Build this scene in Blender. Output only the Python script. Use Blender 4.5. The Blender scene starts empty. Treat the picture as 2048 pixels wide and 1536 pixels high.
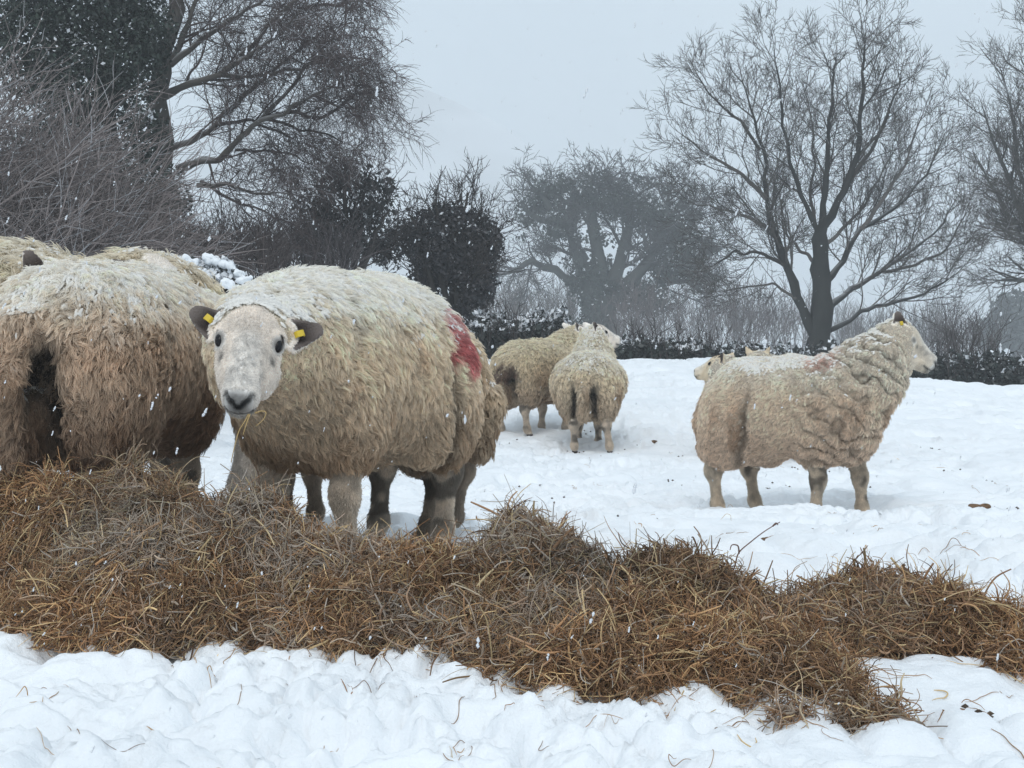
import bpy, math, random
import numpy as np
from mathutils import Vector, Matrix
R = math.radians
rs = np.random.RandomState

# ------------------------------------------------------------------ camera, sky, sun, exposure
C = bpy.context.scene.collection
F_PX = 3000.0
CAM_Z = 1.0
PITCH = math.atan(78.0 / F_PX)
cd = bpy.data.cameras.new('camera'); cam = bpy.data.objects.new('camera', cd); C.objects.link(cam)
cd.sensor_width = 36; cd.lens = 36 * F_PX / 2048; cd.clip_start = 0.05; cd.clip_end = 5000
cam.location = (0, 0, CAM_Z); cam.rotation_euler = (R(90) - PITCH, 0, 0)
sc = bpy.context.scene
sc.camera = cam

SUN_EL, SUN_AZ = R(50), R(190)      # behind the camera, a little left; a broad glow through the cloud
w = bpy.data.worlds.new('World'); sc.world = w; w.use_nodes = True
nt = w.node_tree; nt.nodes.clear()
wo = nt.nodes.new('ShaderNodeOutputWorld'); bg = nt.nodes.new('ShaderNodeBackground')
sky = nt.nodes.new('ShaderNodeTexSky'); sky.sky_type = 'NISHITA'; sky.sun_disc = False
sky.sun_elevation = SUN_EL; sky.sun_rotation = SUN_AZ; sky.dust_density = 6.0; sky.air_density = 1.0
mixw = nt.nodes.new('ShaderNodeMixRGB'); mixw.inputs[0].default_value = 0.88
ncl = nt.nodes.new('ShaderNodeTexNoise'); ncl.inputs['Scale'].default_value = 3.0; ncl.inputs['Detail'].default_value = 5
rcl = nt.nodes.new('ShaderNodeValToRGB')
rcl.color_ramp.elements[0].position = 0.3; rcl.color_ramp.elements[0].color = (6.4, 7.65, 8.7, 1)
rcl.color_ramp.elements[1].position = 0.7; rcl.color_ramp.elements[1].color = (7.55, 8.75, 9.6, 1)
tcw = nt.nodes.new('ShaderNodeTexCoord')
nt.links.new(tcw.outputs['Generated'], ncl.inputs['Vector'])
nt.links.new(ncl.outputs['Fac'], rcl.inputs[0])
nt.links.new(sky.outputs[0], mixw.inputs[1]); nt.links.new(rcl.outputs[0], mixw.inputs[2])
nt.links.new(mixw.outputs[0], bg.inputs[0]); bg.inputs[1].default_value = 0.1
nt.links.new(bg.outputs[0], wo.inputs[0])

sl = bpy.data.lights.new('sun', 'SUN'); sl.energy = 0.85; sl.angle = R(28); sl.color = (1.0, 0.97, 0.93)
so = bpy.data.objects.new('sun', sl); C.objects.link(so)
sd = Vector((math.sin(SUN_AZ) * math.cos(SUN_EL), math.cos(SUN_AZ) * math.cos(SUN_EL), math.sin(SUN_EL)))
so.rotation_euler = sd.to_track_quat('Z', 'Y').to_euler(); so.location = (0, 0, 60)

sc.view_settings.view_transform = 'Standard'; sc.view_settings.look = 'None'
sc.view_settings.gamma = 1; sc.view_settings.exposure = 0.16
sc.render.engine = 'CYCLES'
cy = sc.cycles
cy.use_denoising = True; cy.max_bounces = 8; cy.diffuse_bounces = 6; cy.glossy_bounces = 2
cy.transmission_bounces = 2; cy.transparent_max_bounces = 8; cy.volume_bounces = 1
cy.use_adaptive_sampling = True; cy.adaptive_threshold = 0.02

# ------------------------------------------------------------------ helpers
def PX(u, v, d):
    """world point that lies d metres in front of the camera on the sight line of photo pixel (u, v)"""
    a = (u - 1024) / F_PX; b = (768 - v) / F_PX
    x, y, z = a, math.cos(PITCH) + b * math.sin(PITCH), -math.sin(PITCH) + b * math.cos(PITCH)
    s = d / y
    return Vector((x * s, d, CAM_Z + z * s))

def tag(o, label=None, cat=None, group=None, kind=None):
    if label: o['label'] = label
    if cat: o['category'] = cat
    if group: o['group'] = group
    if kind: o['kind'] = kind
    return o

def empty(name, loc=(0, 0, 0), rz=0.0, s=1.0):
    o = bpy.data.objects.new(name, None); C.objects.link(o)
    o.location = loc; o.rotation_euler = (0, 0, rz); o.scale = (s, s, s); o.empty_display_size = 0.1
    return o

def hash_(ix, seed):
    h = (ix[0].astype(np.int64) * 374761393 + ix[1].astype(np.int64) * 668265263 + seed * 982451653)
    if len(ix) > 2: h = h + ix[2].astype(np.int64) * 2147483647
    h = (h ^ (h >> 13)) * 1274126177
    h = h ^ (h >> 16)
    return (h & 0xffffff) / float(0xffffff)

def vn(p, seed=0):
    """value noise 0..1; p is (N,2) or (N,3)"""
    p = np.asarray(p, float); i = np.floor(p).astype(np.int64); f = p - i
    f = f * f * f * (f * (f * 6 - 15) + 10)
    D = p.shape[1]; out = np.zeros(len(p))
    for c in range(1 << D):
        wgt = np.ones(len(p)); ix = []
        for k in range(D):
            b = (c >> k) & 1
            wgt = wgt * (f[:, k] if b else 1 - f[:, k]); ix.append(i[:, k] + b)
        out += wgt * hash_(ix, seed)
    return out

def fbm(p, seed=0, octv=3):
    s, a, tot = 0, 1.0, 0
    for o in range(octv):
        s = s + a * vn(np.asarray(p) * (2.03 ** o) + 17.3 * o, seed + o); tot += a; a *= 0.5
    return s / tot

def sstep(a, b, x):
    t = np.clip((np.asarray(x, float) - a) / (b - a), 0, 1); return t * t * (3 - 2 * t)

def nrm(v):
    v = np.asarray(v, float); return v / (np.linalg.norm(v, axis=-1, keepdims=True) + 1e-9)

def mesh_obj(name, verts, faces, mat, parent=None, col=None, smooth=True):
    me = bpy.data.meshes.new(name)
    verts = np.asarray(verts, np.float32)
    if isinstance(faces, np.ndarray):
        nf, k = faces.shape
        me.vertices.add(len(verts)); me.vertices.foreach_set('co', verts.ravel())
        me.loops.add(nf * k); me.loops.foreach_set('vertex_index', faces.astype(np.int32).ravel())
        me.polygons.add(nf); me.polygons.foreach_set('loop_start', np.arange(0, nf * k, k, dtype=np.int32))
        me.update(calc_edges=True)
    else:
        me.from_pydata(verts.tolist(), [], faces); me.update()
    if smooth: me.polygons.foreach_set('use_smooth', np.ones(len(me.polygons), bool))
    if col is not None:
        a = me.attributes.new('col', 'FLOAT_COLOR', 'POINT')
        cc = np.ones((len(verts), 4), np.float32); cc[:, :3] = col; a.data.foreach_set('color', cc.ravel())
    if mat: me.materials.append(mat)
    o = bpy.data.objects.new(name, me); C.objects.link(o)
    if parent: o.parent = parent
    return o

def curves_obj(name, sizes, pts, rad, col, mat, parent=None):
    cu = bpy.data.hair_curves.new(name)
    cu.add_curves([int(s) for s in sizes])
    cu.attributes['position'].data.foreach_set('vector', np.asarray(pts, np.float32).ravel())
    a = cu.attributes.get('radius') or cu.attributes.new('radius', 'FLOAT', 'POINT')
    a.data.foreach_set('value', np.asarray(rad, np.float32).ravel())
    a = cu.attributes.new('col', 'FLOAT_COLOR', 'POINT')
    cc = np.ones((len(rad), 4), np.float32); cc[:, :3] = col; a.data.foreach_set('color', cc.ravel())
    cu.materials.append(mat)
    o = bpy.data.objects.new(name, cu); C.objects.link(o)
    if parent: o.parent = parent
    return o

def mat_attr(name, rough=0.9, spec=0.2, bump=0, bscale=60, sheen=0, transl=0.0, tint=1.0):
    m = bpy.data.materials.new(name); m.use_nodes = True; t = m.node_tree; b = t.nodes['Principled BSDF']
    a = t.nodes.new('ShaderNodeAttribute'); a.attribute_name = 'col'
    t.links.new(a.outputs['Color'], b.inputs['Base Color'])
    b.inputs['Roughness'].default_value = rough; b.inputs['Specular IOR Level'].default_value = spec
    if sheen: b.inputs['Sheen Weight'].default_value = sheen
    if bump:
        tc = t.nodes.new('ShaderNodeTexCoord'); n = t.nodes.new('ShaderNodeTexNoise'); n.inputs['Scale'].default_value = bscale
        n.inputs['Detail'].default_value = 4
        bp = t.nodes.new('ShaderNodeBump'); bp.inputs['Strength'].default_value = bump; bp.inputs['Distance'].default_value = 0.01
        t.links.new(tc.outputs['Object'], n.inputs['Vector']); t.links.new(n.outputs['Fac'], bp.inputs['Height']); t.links.new(bp.outputs['Normal'], b.inputs['Normal'])
    if transl:
        tr = t.nodes.new('ShaderNodeBsdfTranslucent'); mx = t.nodes.new('ShaderNodeMixShader'); mx.inputs[0].default_value = transl
        t.links.new(a.outputs['Color'], tr.inputs['Color'])
        t.links.new(b.outputs[0], mx.inputs[1]); t.links.new(tr.outputs[0], mx.inputs[2])
        t.links.new(mx.outputs[0], t.nodes['Material Output'].inputs['Surface'])
    return m

def mat_flat(name, col, rough=0.6, spec=0.4):
    m = bpy.data.materials.new(name); m.use_nodes = True; b = m.node_tree.nodes['Principled BSDF']
    b.inputs['Base Color'].default_value = (*col, 1); b.inputs['Roughness'].default_value = rough
    b.inputs['Specular IOR Level'].default_value = spec
    return m

M_WOOL = mat_attr('wool', 0.95, 0.05, transl=0.45)
M_SKIN = mat_attr('short_hair_skin', 0.85, 0.15, bump=0.5, bscale=180)
M_SNOWBIT = mat_attr('snow_bits', 0.8, 0.1, transl=0.3)
M_EYE = mat_flat('eye_black', (0.006, 0.005, 0.006), 0.22, 0.25)
M_TAG = mat_flat('yellow_tag', (0.60, 0.43, 0.03), 0.5)
M_BARK = mat_attr('bark', 0.95, 0.1, bump=0.8, bscale=25)
M_TWIG = mat_attr('twig', 0.95, 0.1)
M_LEAF = mat_attr('leaf', 0.6, 0.3)
M_HAY = mat_attr('hay', 0.9, 0.1, transl=0.1)
M_HAYBASE = mat_attr('hay_core', 1.0, 0.0, bump=1.0, bscale=40)
M_CLOD = mat_attr('clod', 0.95, 0.1, bump=0.6, bscale=80)

def snow_material(name, scale=1.0):
    m = bpy.data.materials.new(name); m.use_nodes = True; t = m.node_tree; b = t.nodes['Principled BSDF']
    b.inputs['Roughness'].default_value = 0.75; b.inputs['Specular IOR Level'].default_value = 0.25
    tc = t.nodes.new('ShaderNodeTexCoord')
    n = t.nodes.new('ShaderNodeTexNoise'); n.inputs['Scale'].default_value = 45; n.inputs['Detail'].default_value = 6; n.inputs['Roughness'].default_value = 0.65
    t.links.new(tc.outputs['Object'], n.inputs['Vector'])
    bp = t.nodes.new('ShaderNodeBump'); bp.inputs['Strength'].default_value = 0.55; bp.inputs['Distance'].default_value = 0.014
    t.links.new(n.outputs['Fac'], bp.inputs['Height']); t.links.new(bp.outputs['Normal'], b.inputs['Normal'])
    n2 = t.nodes.new('ShaderNodeTexNoise'); n2.inputs['Scale'].default_value = 1.6; n2.inputs['Detail'].default_value = 5
    t.links.new(tc.outputs['Object'], n2.inputs['Vector'])
    rp = t.nodes.new('ShaderNodeValToRGB')
    rp.color_ramp.elements[0].position = 0.25; rp.color_ramp.elements[0].color = (0.80, 0.83, 0.86, 1)
    rp.color_ramp.elements[1].position = 0.6; rp.color_ramp.elements[1].color = (0.88, 0.905, 0.93, 1)
    t.links.new(n2.outputs['Fac'], rp.inputs[0]); t.links.new(rp.outputs[0], b.inputs['Base Color'])
    return m
M_SNOW = snow_material('snow')

# ------------------------------------------------------------------ ground
GD = np.array([0, 2, 3, 4, 5, 6.5, 8.5, 11, 13.5, 16, 20, 24, 30, 45, 80, 2000.])
GZ = np.array([-.9, -.87, -.85, -.79, -.71, -.77, -.95, -.97, -.90, -.60, -.20, -.28, -.75, -1.5, -2.2, -2.5]) + CAM_Z
_fd = np.concatenate([np.linspace(0, 60, 1201), [80, 2000]]); _fz = np.interp(_fd, GD, GZ)
_k = np.hanning(25); _k /= _k.sum(); _fs = np.convolve(np.pad(_fz, 12, mode='edge'), _k, 'valid'); _fs[-20:] = _fz[-20:]

def gbase(x, y):
    x = np.asarray(x, float); y = np.asarray(y, float)
    z = np.interp(y, _fd, _fs)
    z = z - 0.38 * sstep(2.5, 7.2, x) * sstep(11, 19, y) * (1 - 0.3 * sstep(30, 60, y))
    z = z + 0.10 * sstep(-1.5, -8, x) * sstep(8, 16, y)
    return z

def lumps(x, y):
    p = np.stack([x, y], 1)
    wv = p + 0.35 * np.stack([vn(p * 1.3, 5), vn(p * 1.3, 6)], 1)
    near = 1.12 - 0.42 * sstep(3.5, 12, y); far = 1 - sstep(30, 50, y)
    b1 = vn(wv * 1.9, 1) - 0.5
    b2 = np.abs(vn(wv * 5.2, 2) - 0.5) * 2
    wv2 = wv + .09 * np.stack([vn(p * 6.5, 15), vn(p * 6.5, 16)], 1) + .03 * np.stack([vn(p * 19, 17), vn(p * 19, 18)], 1)
    b3 = np.abs(vn(wv2 * np.array([8.5, 10.5]) + 3, 3) - 0.5) * 2
    b4 = fbm(wv * 27, 4, 3) - 0.5
    crumb = sstep(0.52, 0.8, vn(p * 0.9 + 9, 8))
    b5 = np.abs(vn(wv2 * 21 + 7, 13) - 0.5) * 2
    rough = .15 + 1.45 * sstep(.3, .75, vn(p * 1.2 + 21, 14))
    z = 0.10 * b1 + 0.058 * (np.sqrt(b2 + .01) - .6) * (0.6 + .8 * vn(p * .8, 9)) + 0.040 * rough * (np.sqrt(b3 + .01) - .6) + 0.018 * rough * (np.sqrt(b5 + .01) - .6) + 0.020 * b4 * (0.5 + 1.5 * crumb)
    # hoof prints: scattered small pits with a pushed-up rim
    m = (y > 2) & (y < 26) & (np.abs(x) < 10); q = p[m]; pit = np.zeros(len(q)); cs = .26
    ci = np.floor(q / cs).astype(np.int64)
    for ox in (-1, 0, 1):
        for oy in (-1, 0, 1):
            c = ci + np.array([ox, oy]); cc = [c[:, 0], c[:, 1]]
            pos = (c + np.stack([hash_(cc, 51), hash_(cc, 52)], 1)) * cs; on = hash_(cc, 53) < .55
            r = .045 + .04 * hash_(cc, 54); dd = np.linalg.norm(q - pos, axis=1) / r
            pit += on * (-.040 * np.exp(-(dd ** 2) * 1.3) + .014 * np.exp(-((dd - 1.35) / .4) ** 2)) * (.5 + hash_(cc, 55))
    pz = np.zeros(len(x)); pz[m] = pit * sstep(3.0, 4.6, y[m]) * (1 - .5 * sstep(12, 24, y[m]))
    # trodden hollows
    h = vn(p * 3.1 + 40, 12); z = z - 0.07 * sstep(0.70, 0.86, h) * sstep(0.0, 4.0, y)
    return z * near * far + pz

def build_ground():
    def axis(segs):
        out = [np.arange(a, b, s) for a, b, s in segs]; return np.concatenate(out + [[segs[-1][1]]])
    xs = axis([(-700, -60, 80), (-60, -20, 5), (-20, -7, .35), (-7, -2.6, .06), (-2.6, 2.6, .0125), (2.6, 7.5, .035), (7.5, 20, .35), (20, 60, 5), (60, 700, 80)])
    ys = axis([(-20, 1, 3), (1, 2.4, .1), (2.4, 6.0, .0125), (6, 10, .022), (10, 22, .045), (22, 40, .35), (40, 80, 3), (80, 900, 40)])
    X, Y = np.meshgrid(xs, ys); x, y = X.ravel(), Y.ravel()
    z = gbase(x, y) + lumps(x, y)
    nx, ny = len(xs), len(ys)
    idx = np.arange(nx * ny).reshape(ny, nx)
    f = np.stack([idx[:-1, :-1], idx[:-1, 1:], idx[1:, 1:], idx[1:, :-1]], -1).reshape(-1, 4)
    o = mesh_obj('ground', np.stack([x, y, z], 1), f, M_SNOW)
    tag(o, 'trampled lumpy white snow covering the sloping field', 'snow', kind='structure')
build_ground()

# distant hill fading into the snowfall
def build_hill():
    xs = np.linspace(-420, 420, 85); ys = np.linspace(330, 760, 30)
    X, Y = np.meshgrid(xs, ys); x, y = X.ravel(), Y.ravel()
    prof = 94 * np.exp(-((x + 45) / 95) ** 2) + 16 * np.exp(-((x - 140) / 120) ** 2) + 60 * np.exp(-((x + 230) / 120) ** 2)
    z = -3 + prof * sstep(330, 560, y) * (1 - 0.9 * sstep(620, 760, y)) + 3 * (vn(np.stack([x, y], 1) / 25, 3) - .5) * sstep(330, 400, y)
    idx = np.arange(len(x)).reshape(30, 85)
    f = np.stack([idx[:-1, :-1], idx[:-1, 1:], idx[1:, 1:], idx[1:, :-1]], -1).reshape(-1, 4)
    m = mat_attr('hill_snow_and_wood', 0.95, 0.1)
    p = np.stack([x, y], 1); n = fbm(p / 40, 7, 4)
    k = .3 * sstep(0.42, 0.65, n)[:, None]
    col = np.array([.72, .75, .78]) * (1 - k) + np.array([.12, .12, .12]) * k
    tag(mesh_obj('hill', np.stack([x, y, z], 1), f, m, col=col), 'faint snowy hill far off in the mist', 'hill', kind='structure')
build_hill()

# ------------------------------------------------------------------ implicit surfaces (for animals)
def smin(a, b, k):
    h = np.maximum(k - np.abs(a - b), 0) / k
    return np.minimum(a, b) - h * h * k * 0.25

class Sdf:
    def __init__(s): s.p = []
    def ell(s, c, r, rot=None, k=0.05):
        c = np.array(c, float); r = np.array(r, float); s.p.append(('e', c, r, rot, k)); return s
    def cap(s, a, b, ra, rb, k=0.05):
        s.p.append(('c', np.array(a, float), np.array(b, float), (ra, rb), k)); return s
    def fn(s, f, bb, k=0.01): s.p.append(('f', f, bb, None, k)); return s
    @staticmethod
    def one(q, P):
        if q[0] == 'e':
            _, c, r, rot, k = q
            d = P - c
            if rot is not None: d = d @ rot
            k0 = np.sqrt(((d / r) ** 2).sum(-1)); k1 = np.sqrt(((d / (r * r)) ** 2).sum(-1)) + 1e-9
            return k0 * (k0 - 1) / k1
        if q[0] == 'c':
            _, a, b, (ra, rb), k = q
            ab = b - a; t = np.clip(((P - a) @ ab) / (ab @ ab), 0, 1)
            return np.linalg.norm(P - a - t[..., None] * ab, axis=-1) - (ra + (rb - ra) * t)
        return q[1](P)
    @staticmethod
    def bbox(q):
        if q[0] == 'e':
            m = q[2].max() if q[3] is not None else q[2]
            return q[1] - m, q[1] + m
        if q[0] == 'c':
            m = max(q[3]); return np.minimum(q[1], q[2]) - m, np.maximum(q[1], q[2]) + m
        return q[2]
    def at(s, P):
        f = np.full(P.shape[:-1], 1.0)
        for q in s.p: f = smin(f, s.one(q, P), q[4])
        return f
    def bounds(s):
        bb = [s.bbox(q) for q in s.p]
        return np.min([b[0] for b in bb], 0), np.max([b[1] for b in bb], 0)
    def grid(s, ax):
        f = np.full([len(a) for a in ax], 1.0, np.float32); h = ax[0][1] - ax[0][0]
        for q in s.p:
            lo, hi = s.bbox(q); pad = q[4] + 3 * h
            sl = tuple(slice(max(0, int((l - pad - a[0]) / h)), max(0, min(len(a), int((u + pad - a[0]) / h) + 2))) for a, l, u in zip(ax, lo, hi))
            sub = np.meshgrid(*[a[x] for a, x in zip(ax, sl)], indexing='ij')
            if 0 in sub[0].shape: continue
            f[sl] = smin(f[sl], s.one(q, np.stack(sub, -1)), q[4])
        return f

def surface_nets(Fd, org, h):
    S = (Fd < 0)
    nx, ny, nz = Fd.shape
    c = [(i, j, k) for i in (0, 1) for j in (0, 1) for k in (0, 1)]
    cnt = np.zeros((nx - 1, ny - 1, nz - 1), np.int8)
    for i, j, k in c: cnt += S[i:nx - 1 + i, j:ny - 1 + j, k:nz - 1 + k]
    act = (cnt > 0) & (cnt < 8)
    ids = np.full(act.shape, -1, np.int64); A = np.argwhere(act); ids[act] = np.arange(len(A))
    acc = np.zeros((len(A), 3)); num = np.zeros(len(A))
    val = {t: Fd[A[:, 0] + t[0], A[:, 1] + t[1], A[:, 2] + t[2]].astype(float) for t in c}
    for t in c:
        for ax in range(3):
            if t[ax]: continue
            t2 = list(t); t2[ax] = 1; t2 = tuple(t2)
            a, b = val[t], val[t2]; m = (a < 0) != (b < 0)
            fr = np.where(m, a / np.where(m, a - b, 1), 0)
            p = np.tile(np.array(t, float), (len(A), 1)); p[:, ax] += fr
            acc[m] += p[m]; num += m
    V = (A + acc / num[:, None]) * h + org
    faces = []
    for ax in range(3):
        o1, o2 = [(1, 2), (2, 0), (0, 1)][ax]
        lo = [slice(None)] * 3; hi = [slice(None)] * 3; lo[ax] = slice(0, -1); hi[ax] = slice(1, None)
        E = S[tuple(lo)] != S[tuple(hi)]; Q = np.argwhere(E)
        Q = Q[(Q[:, o1] > 0) & (Q[:, o2] > 0) & (Q[:, o1] < Fd.shape[o1] - 1) & (Q[:, o2] < Fd.shape[o2] - 1)]
        def cell(d1, d2):
            q = Q.copy(); q[:, o1] -= d1; q[:, o2] -= d2; return ids[q[:, 0], q[:, 1], q[:, 2]]
        f = np.stack([cell(1, 1), cell(0, 1), cell(0, 0), cell(1, 0)], 1)
        flip = ~S[Q[:, 0], Q[:, 1], Q[:, 2]]
        f[flip] = f[flip][:, ::-1]
        faces.append(f)
    return V, np.concatenate(faces)

def vnormals(V, Fq):
    n = np.cross(V[Fq[:, 2]] - V[Fq[:, 0]], V[Fq[:, 3]] - V[Fq[:, 1]])
    N = np.zeros_like(V)
    for k in range(4): np.add.at(N, Fq[:, k], n)
    return nrm(N), np.linalg.norm(n, axis=1) / 2

# ------------------------------------------------------------------ sheep
def head_frame(X, Zhint):
    X = nrm(X); Z = np.array(Zhint, float); Z = nrm(Z - X * (Z @ X)); Y = np.cross(Z, X)
    return np.stack([X, Y, Z], 1)          # columns: local axes

def build_sheep(label, loc, yaw, s, poll, fdir, fup, voxel=0.012, L=0.27, legs=None, nclump=2500, nstr=10,
                tint=((.62, .52, .37), (.50, .40, .27), (.34, .25, .16)), snow=0.6, hair=0.06, seed=1, tags=(1, -1),
                mark=None, folds=0.0, ears=None, tail=True, clump_r=0.02, srad=0.0011, fatten=1.0, curl=.66, crease_w=.026, crease_z=.54, crease_y=(.082, -.082), tail_y=0.0, neck=1.0, dust=.25, group='ewes in the snowy field',
                face=(.94, .88, .815), legcol=(.72, .63, .53), crease=0.0, eyes=True):
    """loc is the ground point under the body; poll/fdir/fup are given in world space"""
    rng = rs(seed)
    root = empty('sheep', loc, yaw, s)
    tag(root, label, 'sheep', group)
    cz, sz = math.cos(yaw), math.sin(yaw)
    Rw = np.array([[cz, -sz, 0], [sz, cz, 0], [0, 0, 1]])
    toL = lambda p: ((np.array(p, float) - np.array(loc, float)) @ Rw) / s
    dL = lambda v: np.array(v, float) @ Rw
    poll = toL(poll); Hm = head_frame(dL(fdir), dL(fup))
    hp = lambda x, y, z: poll + Hm @ (np.array([x, y, z], float) * L)
    g = fatten
    B = Sdf()
    B.ell((-.03, 0, .595), (.40, .300 * g, .25), k=.08)
    B.ell((.22, 0, .56), (.20, .235 * g, .262), k=.10)
    B.ell((-.26, 0, .555), (.205, .262 * g, .262), k=.10)
    B.ell((-.04, 0, .545), (.27, .27 * g, .17), k=.10)
    sh = np.array([.27, 0, .61])
    nb = hp(.10, 0, -.42)
    B.cap(sh, sh * .45 + nb * .55 + np.array([0, 0, .0]), .20, .155, k=.12)
    B.cap(sh * .5 + nb * .5, nb, .165 * neck, .112 * neck, k=.08)
    if legs is None:
        legs = [(.23, .125, 0, 0), (.25, -.125, 0, 0), (-.32, .135, 0, 0), (-.30, -.135, 0, 0)]
    K = Sdf(); lr = .88
    kc = lambda p, q, ra, rb, k: K.cap(p, q, ra * lr, rb * lr, k)
    ke = lambda c, r, k: K.ell(c, np.array(r) * np.array([lr, lr, 1]), k=k)
    for i, (lx, ly, dx, dy) in enumerate(legs):
        if i < 2:
            B.ell((lx - .01, ly * 1.0, .445), (.10, .095, .155), k=.08)
            kn = (lx + .01 + dx * .5, ly + dy * .5, .235); fe = (lx - .002 + dx, ly + dy, .075); ho = (lx + .012 + dx, ly + dy, .018)
            kc((lx - .01, ly, .42), kn, .062, .034, k=.03); ke((kn[0] + .004, kn[1], kn[2]), (.034, .033, .05), k=.025)
            kc(kn, fe, .027, .022, k=.03); ke((fe[0], fe[1], fe[2]), (.026, .025, .03), k=.03)
            kc(fe, ho, .023, .025, k=.02)
        else:
            B.ell((lx + .03, ly * 1.05, .46), (.165, .105, .20), k=.08)
            B.ell((lx - .03, ly * 1.05, .39), (.095, .075, .10), k=.06)
            hk = (lx - .06 + dx * .5, ly + dy * .5, .255); fe = (lx - .03 + dx, ly + dy, .08); ho = (lx + .005 + dx, ly + dy, .018)
            kc((lx + .0, ly, .40), hk, .072, .042, k=.03); ke((hk[0] - .008, hk[1], hk[2] + .005), (.040, .036, .05), k=.025)
            kc(hk, fe, .027, .022, k=.03); ke(fe, (.026, .025, .03), k=.03)
            kc(fe, ho, .023, .025, k=.02)
        ke((ho[0] + .010, ho[1], .022), (.035, .027, .024), k=.012)
    if tail:
        B.cap((-.44, tail_y, .67), (-.495, tail_y, .50), .05, .062, k=.03)
        B.cap((-.495, tail_y, .50), (-.485, tail_y, .34), .062, .048, k=.02)
    Hd = Sdf()
    def hell(c, r, k=.03): Hd.ell(hp(*c), np.array(r) * np.array([1, .88, 1]) * L, Hm, k * L / .27)
    def hcap(a, b, ra, rb, k=.03): Hd.cap(hp(*a), hp(*b), ra * L, rb * L, k)
    hell((.24, 0, -.24), (.30, .29, .25)); hell((.13, 0, -.10), (.19, .23, .12), .03)
    hcap((.25, 0, -.16), (.82, 0, -.15), .19, .132); hell((.87, 0, -.18), (.155, .172, .16), .02)
    hcap((.36, 0, -.46), (.86, 0, -.29), .20, .115); hell((.44, .165, -.39), (.24, .12, .20)); hell((.44, -.165, -.39), (.24, .12, .20))
    hell((.24, .245, -.14), (.13, .075, .075), .015); hell((.24, -.245, -.14), (.13, .075, .075), .015)
    hell((.93, .075, -.085), (.055, .05, .06), .012); hell((.93, -.075, -.085), (.055, .05, .06), .012)
    # ears: (side, base, direction, opening) in head axes
    if ears is None:
        ears = [(1, (.15, .26, -.20), (-.42, .9, .0), (.35, .1, 1)), (-1, (.15, -.26, -.20), (-.6, -.82, .0), (.35, -.1, 1))]
    efr = []
    for sd_, base, ed, eo in ears:
        A = nrm(np.array(ed)); O = np.array(eo, float); O = nrm(O - A * (O @ A)); Wd = np.cross(O, A)
        Em = Hm @ np.stack([A, Wd, O], 1); b0 = hp(*base)
        efr.append((Em, b0))
        def fear(P, Em=Em, b0=b0):
            q = (P - b0) @ Em / (L * 1.24)
            a, b, c = q[..., 0], q[..., 1], q[..., 2]
            t = np.clip(a / .36, 0, 1); wd = .020 + .108 * np.sin(np.pi * np.clip(t, .0, 1) ** .8) ** .7 * (1 - .25 * t)
            c2 = c + .04 - 3.2 * b * b * (1 - .3 * t)
            e = np.sqrt((np.maximum(np.abs(b) - wd * .75, 0)) ** 2 + c2 ** 2 + (np.maximum(np.abs(a - .18) - .165, 0)) ** 2) - .024
            return e * L
        c0 = b0 + Em @ (np.array([.22, 0, .05]) * L); Hd.fn(fear, (c0 - .36 * L, c0 + .36 * L), k=.012)
    # grid
    l1, h1 = B.bounds(); l2, h2 = K.bounds(); l3, h3 = Hd.bounds()
    lo = np.min([l1, l2, l3], 0) - .04; hi = np.max([h1, h2, h3], 0) + .04
    ax = [np.arange(a, b, voxel) for a, b in zip(lo, hi)]
    fb, fk, fh = B.grid(ax), K.grid(ax), Hd.grid(ax)
    Fd = smin(smin(fb, fk, .03), fh, .025)
    # nostrils and mouth carved in
    Gx = None
    hb = [slice(max(0, int((c - .30 * L - a[0]) / voxel)), int((c + .30 * L - a[0]) / voxel) + 2) for c, a in zip(hp(.95, 0, -.2), ax)]
    sub = np.stack(np.meshgrid(*[a[x] for a, x in zip(ax, hb)], indexing='ij'), -1)
    cut = np.full(sub.shape[:-1], 1.0)
    def ccap(a, b, r):
        return Sdf.one(('c', hp(*a), hp(*b), (r * L, r * L), 0), sub)
    for sg in (1, -1):
        cut = np.minimum(cut, ccap((.93, .125 * sg, -.06), (1.0, .05 * sg, -.11), .026))
        cut = np.minimum(cut, ccap((1.03, 0, -.24), (.84, .20 * sg, -.29), .012))
    cut = np.minimum(cut, ccap((1.035, 0, -.12), (1.035, 0, -.24), .010))
    Fd[tuple(hb)] = np.maximum(Fd[tuple(hb)], -cut)
    V, Fq = surface_nets(Fd, lo, voxel)
    # relax a little
    N, fa = vnormals(V, Fq)
    vb, vk, vh = B.at(V), K.at(V), Hd.at(V)
    isfl = (vb < vk - .004) & (vb < vh - .006)
    q = (V - poll) @ Hm / L
    # neck folds: wrinkles of loose fleece
    if folds:
        e = nrm(nb - sh); t = (V - sh) @ e
        side = V[:, 2] + .6 * t
        wob = .09 * (vn(V * 9, 3) - .5) + .05 * (vn(V * 22, 4) - .5)
        amp = folds * sstep(-.14, .02, V[:, 0] - .18) * sstep(.02, .08, vh) * isfl * (.35 + .9 * vn(V * 7, 9))
        wav = np.abs(np.sin((t + wob + .35 * np.abs(V[:, 1])) * np.pi / .072))
        V = V + N * (amp * (.010 - (1 - wav) ** 2 * .055))[:, None]
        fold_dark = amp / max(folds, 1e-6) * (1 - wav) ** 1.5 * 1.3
    else:
        fold_dark = np.zeros(len(V))
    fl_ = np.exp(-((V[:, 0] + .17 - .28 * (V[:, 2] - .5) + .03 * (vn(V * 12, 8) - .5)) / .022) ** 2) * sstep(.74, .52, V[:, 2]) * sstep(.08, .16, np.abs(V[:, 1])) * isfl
    V = V - N * (fl_ * .022)[:, None]
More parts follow.
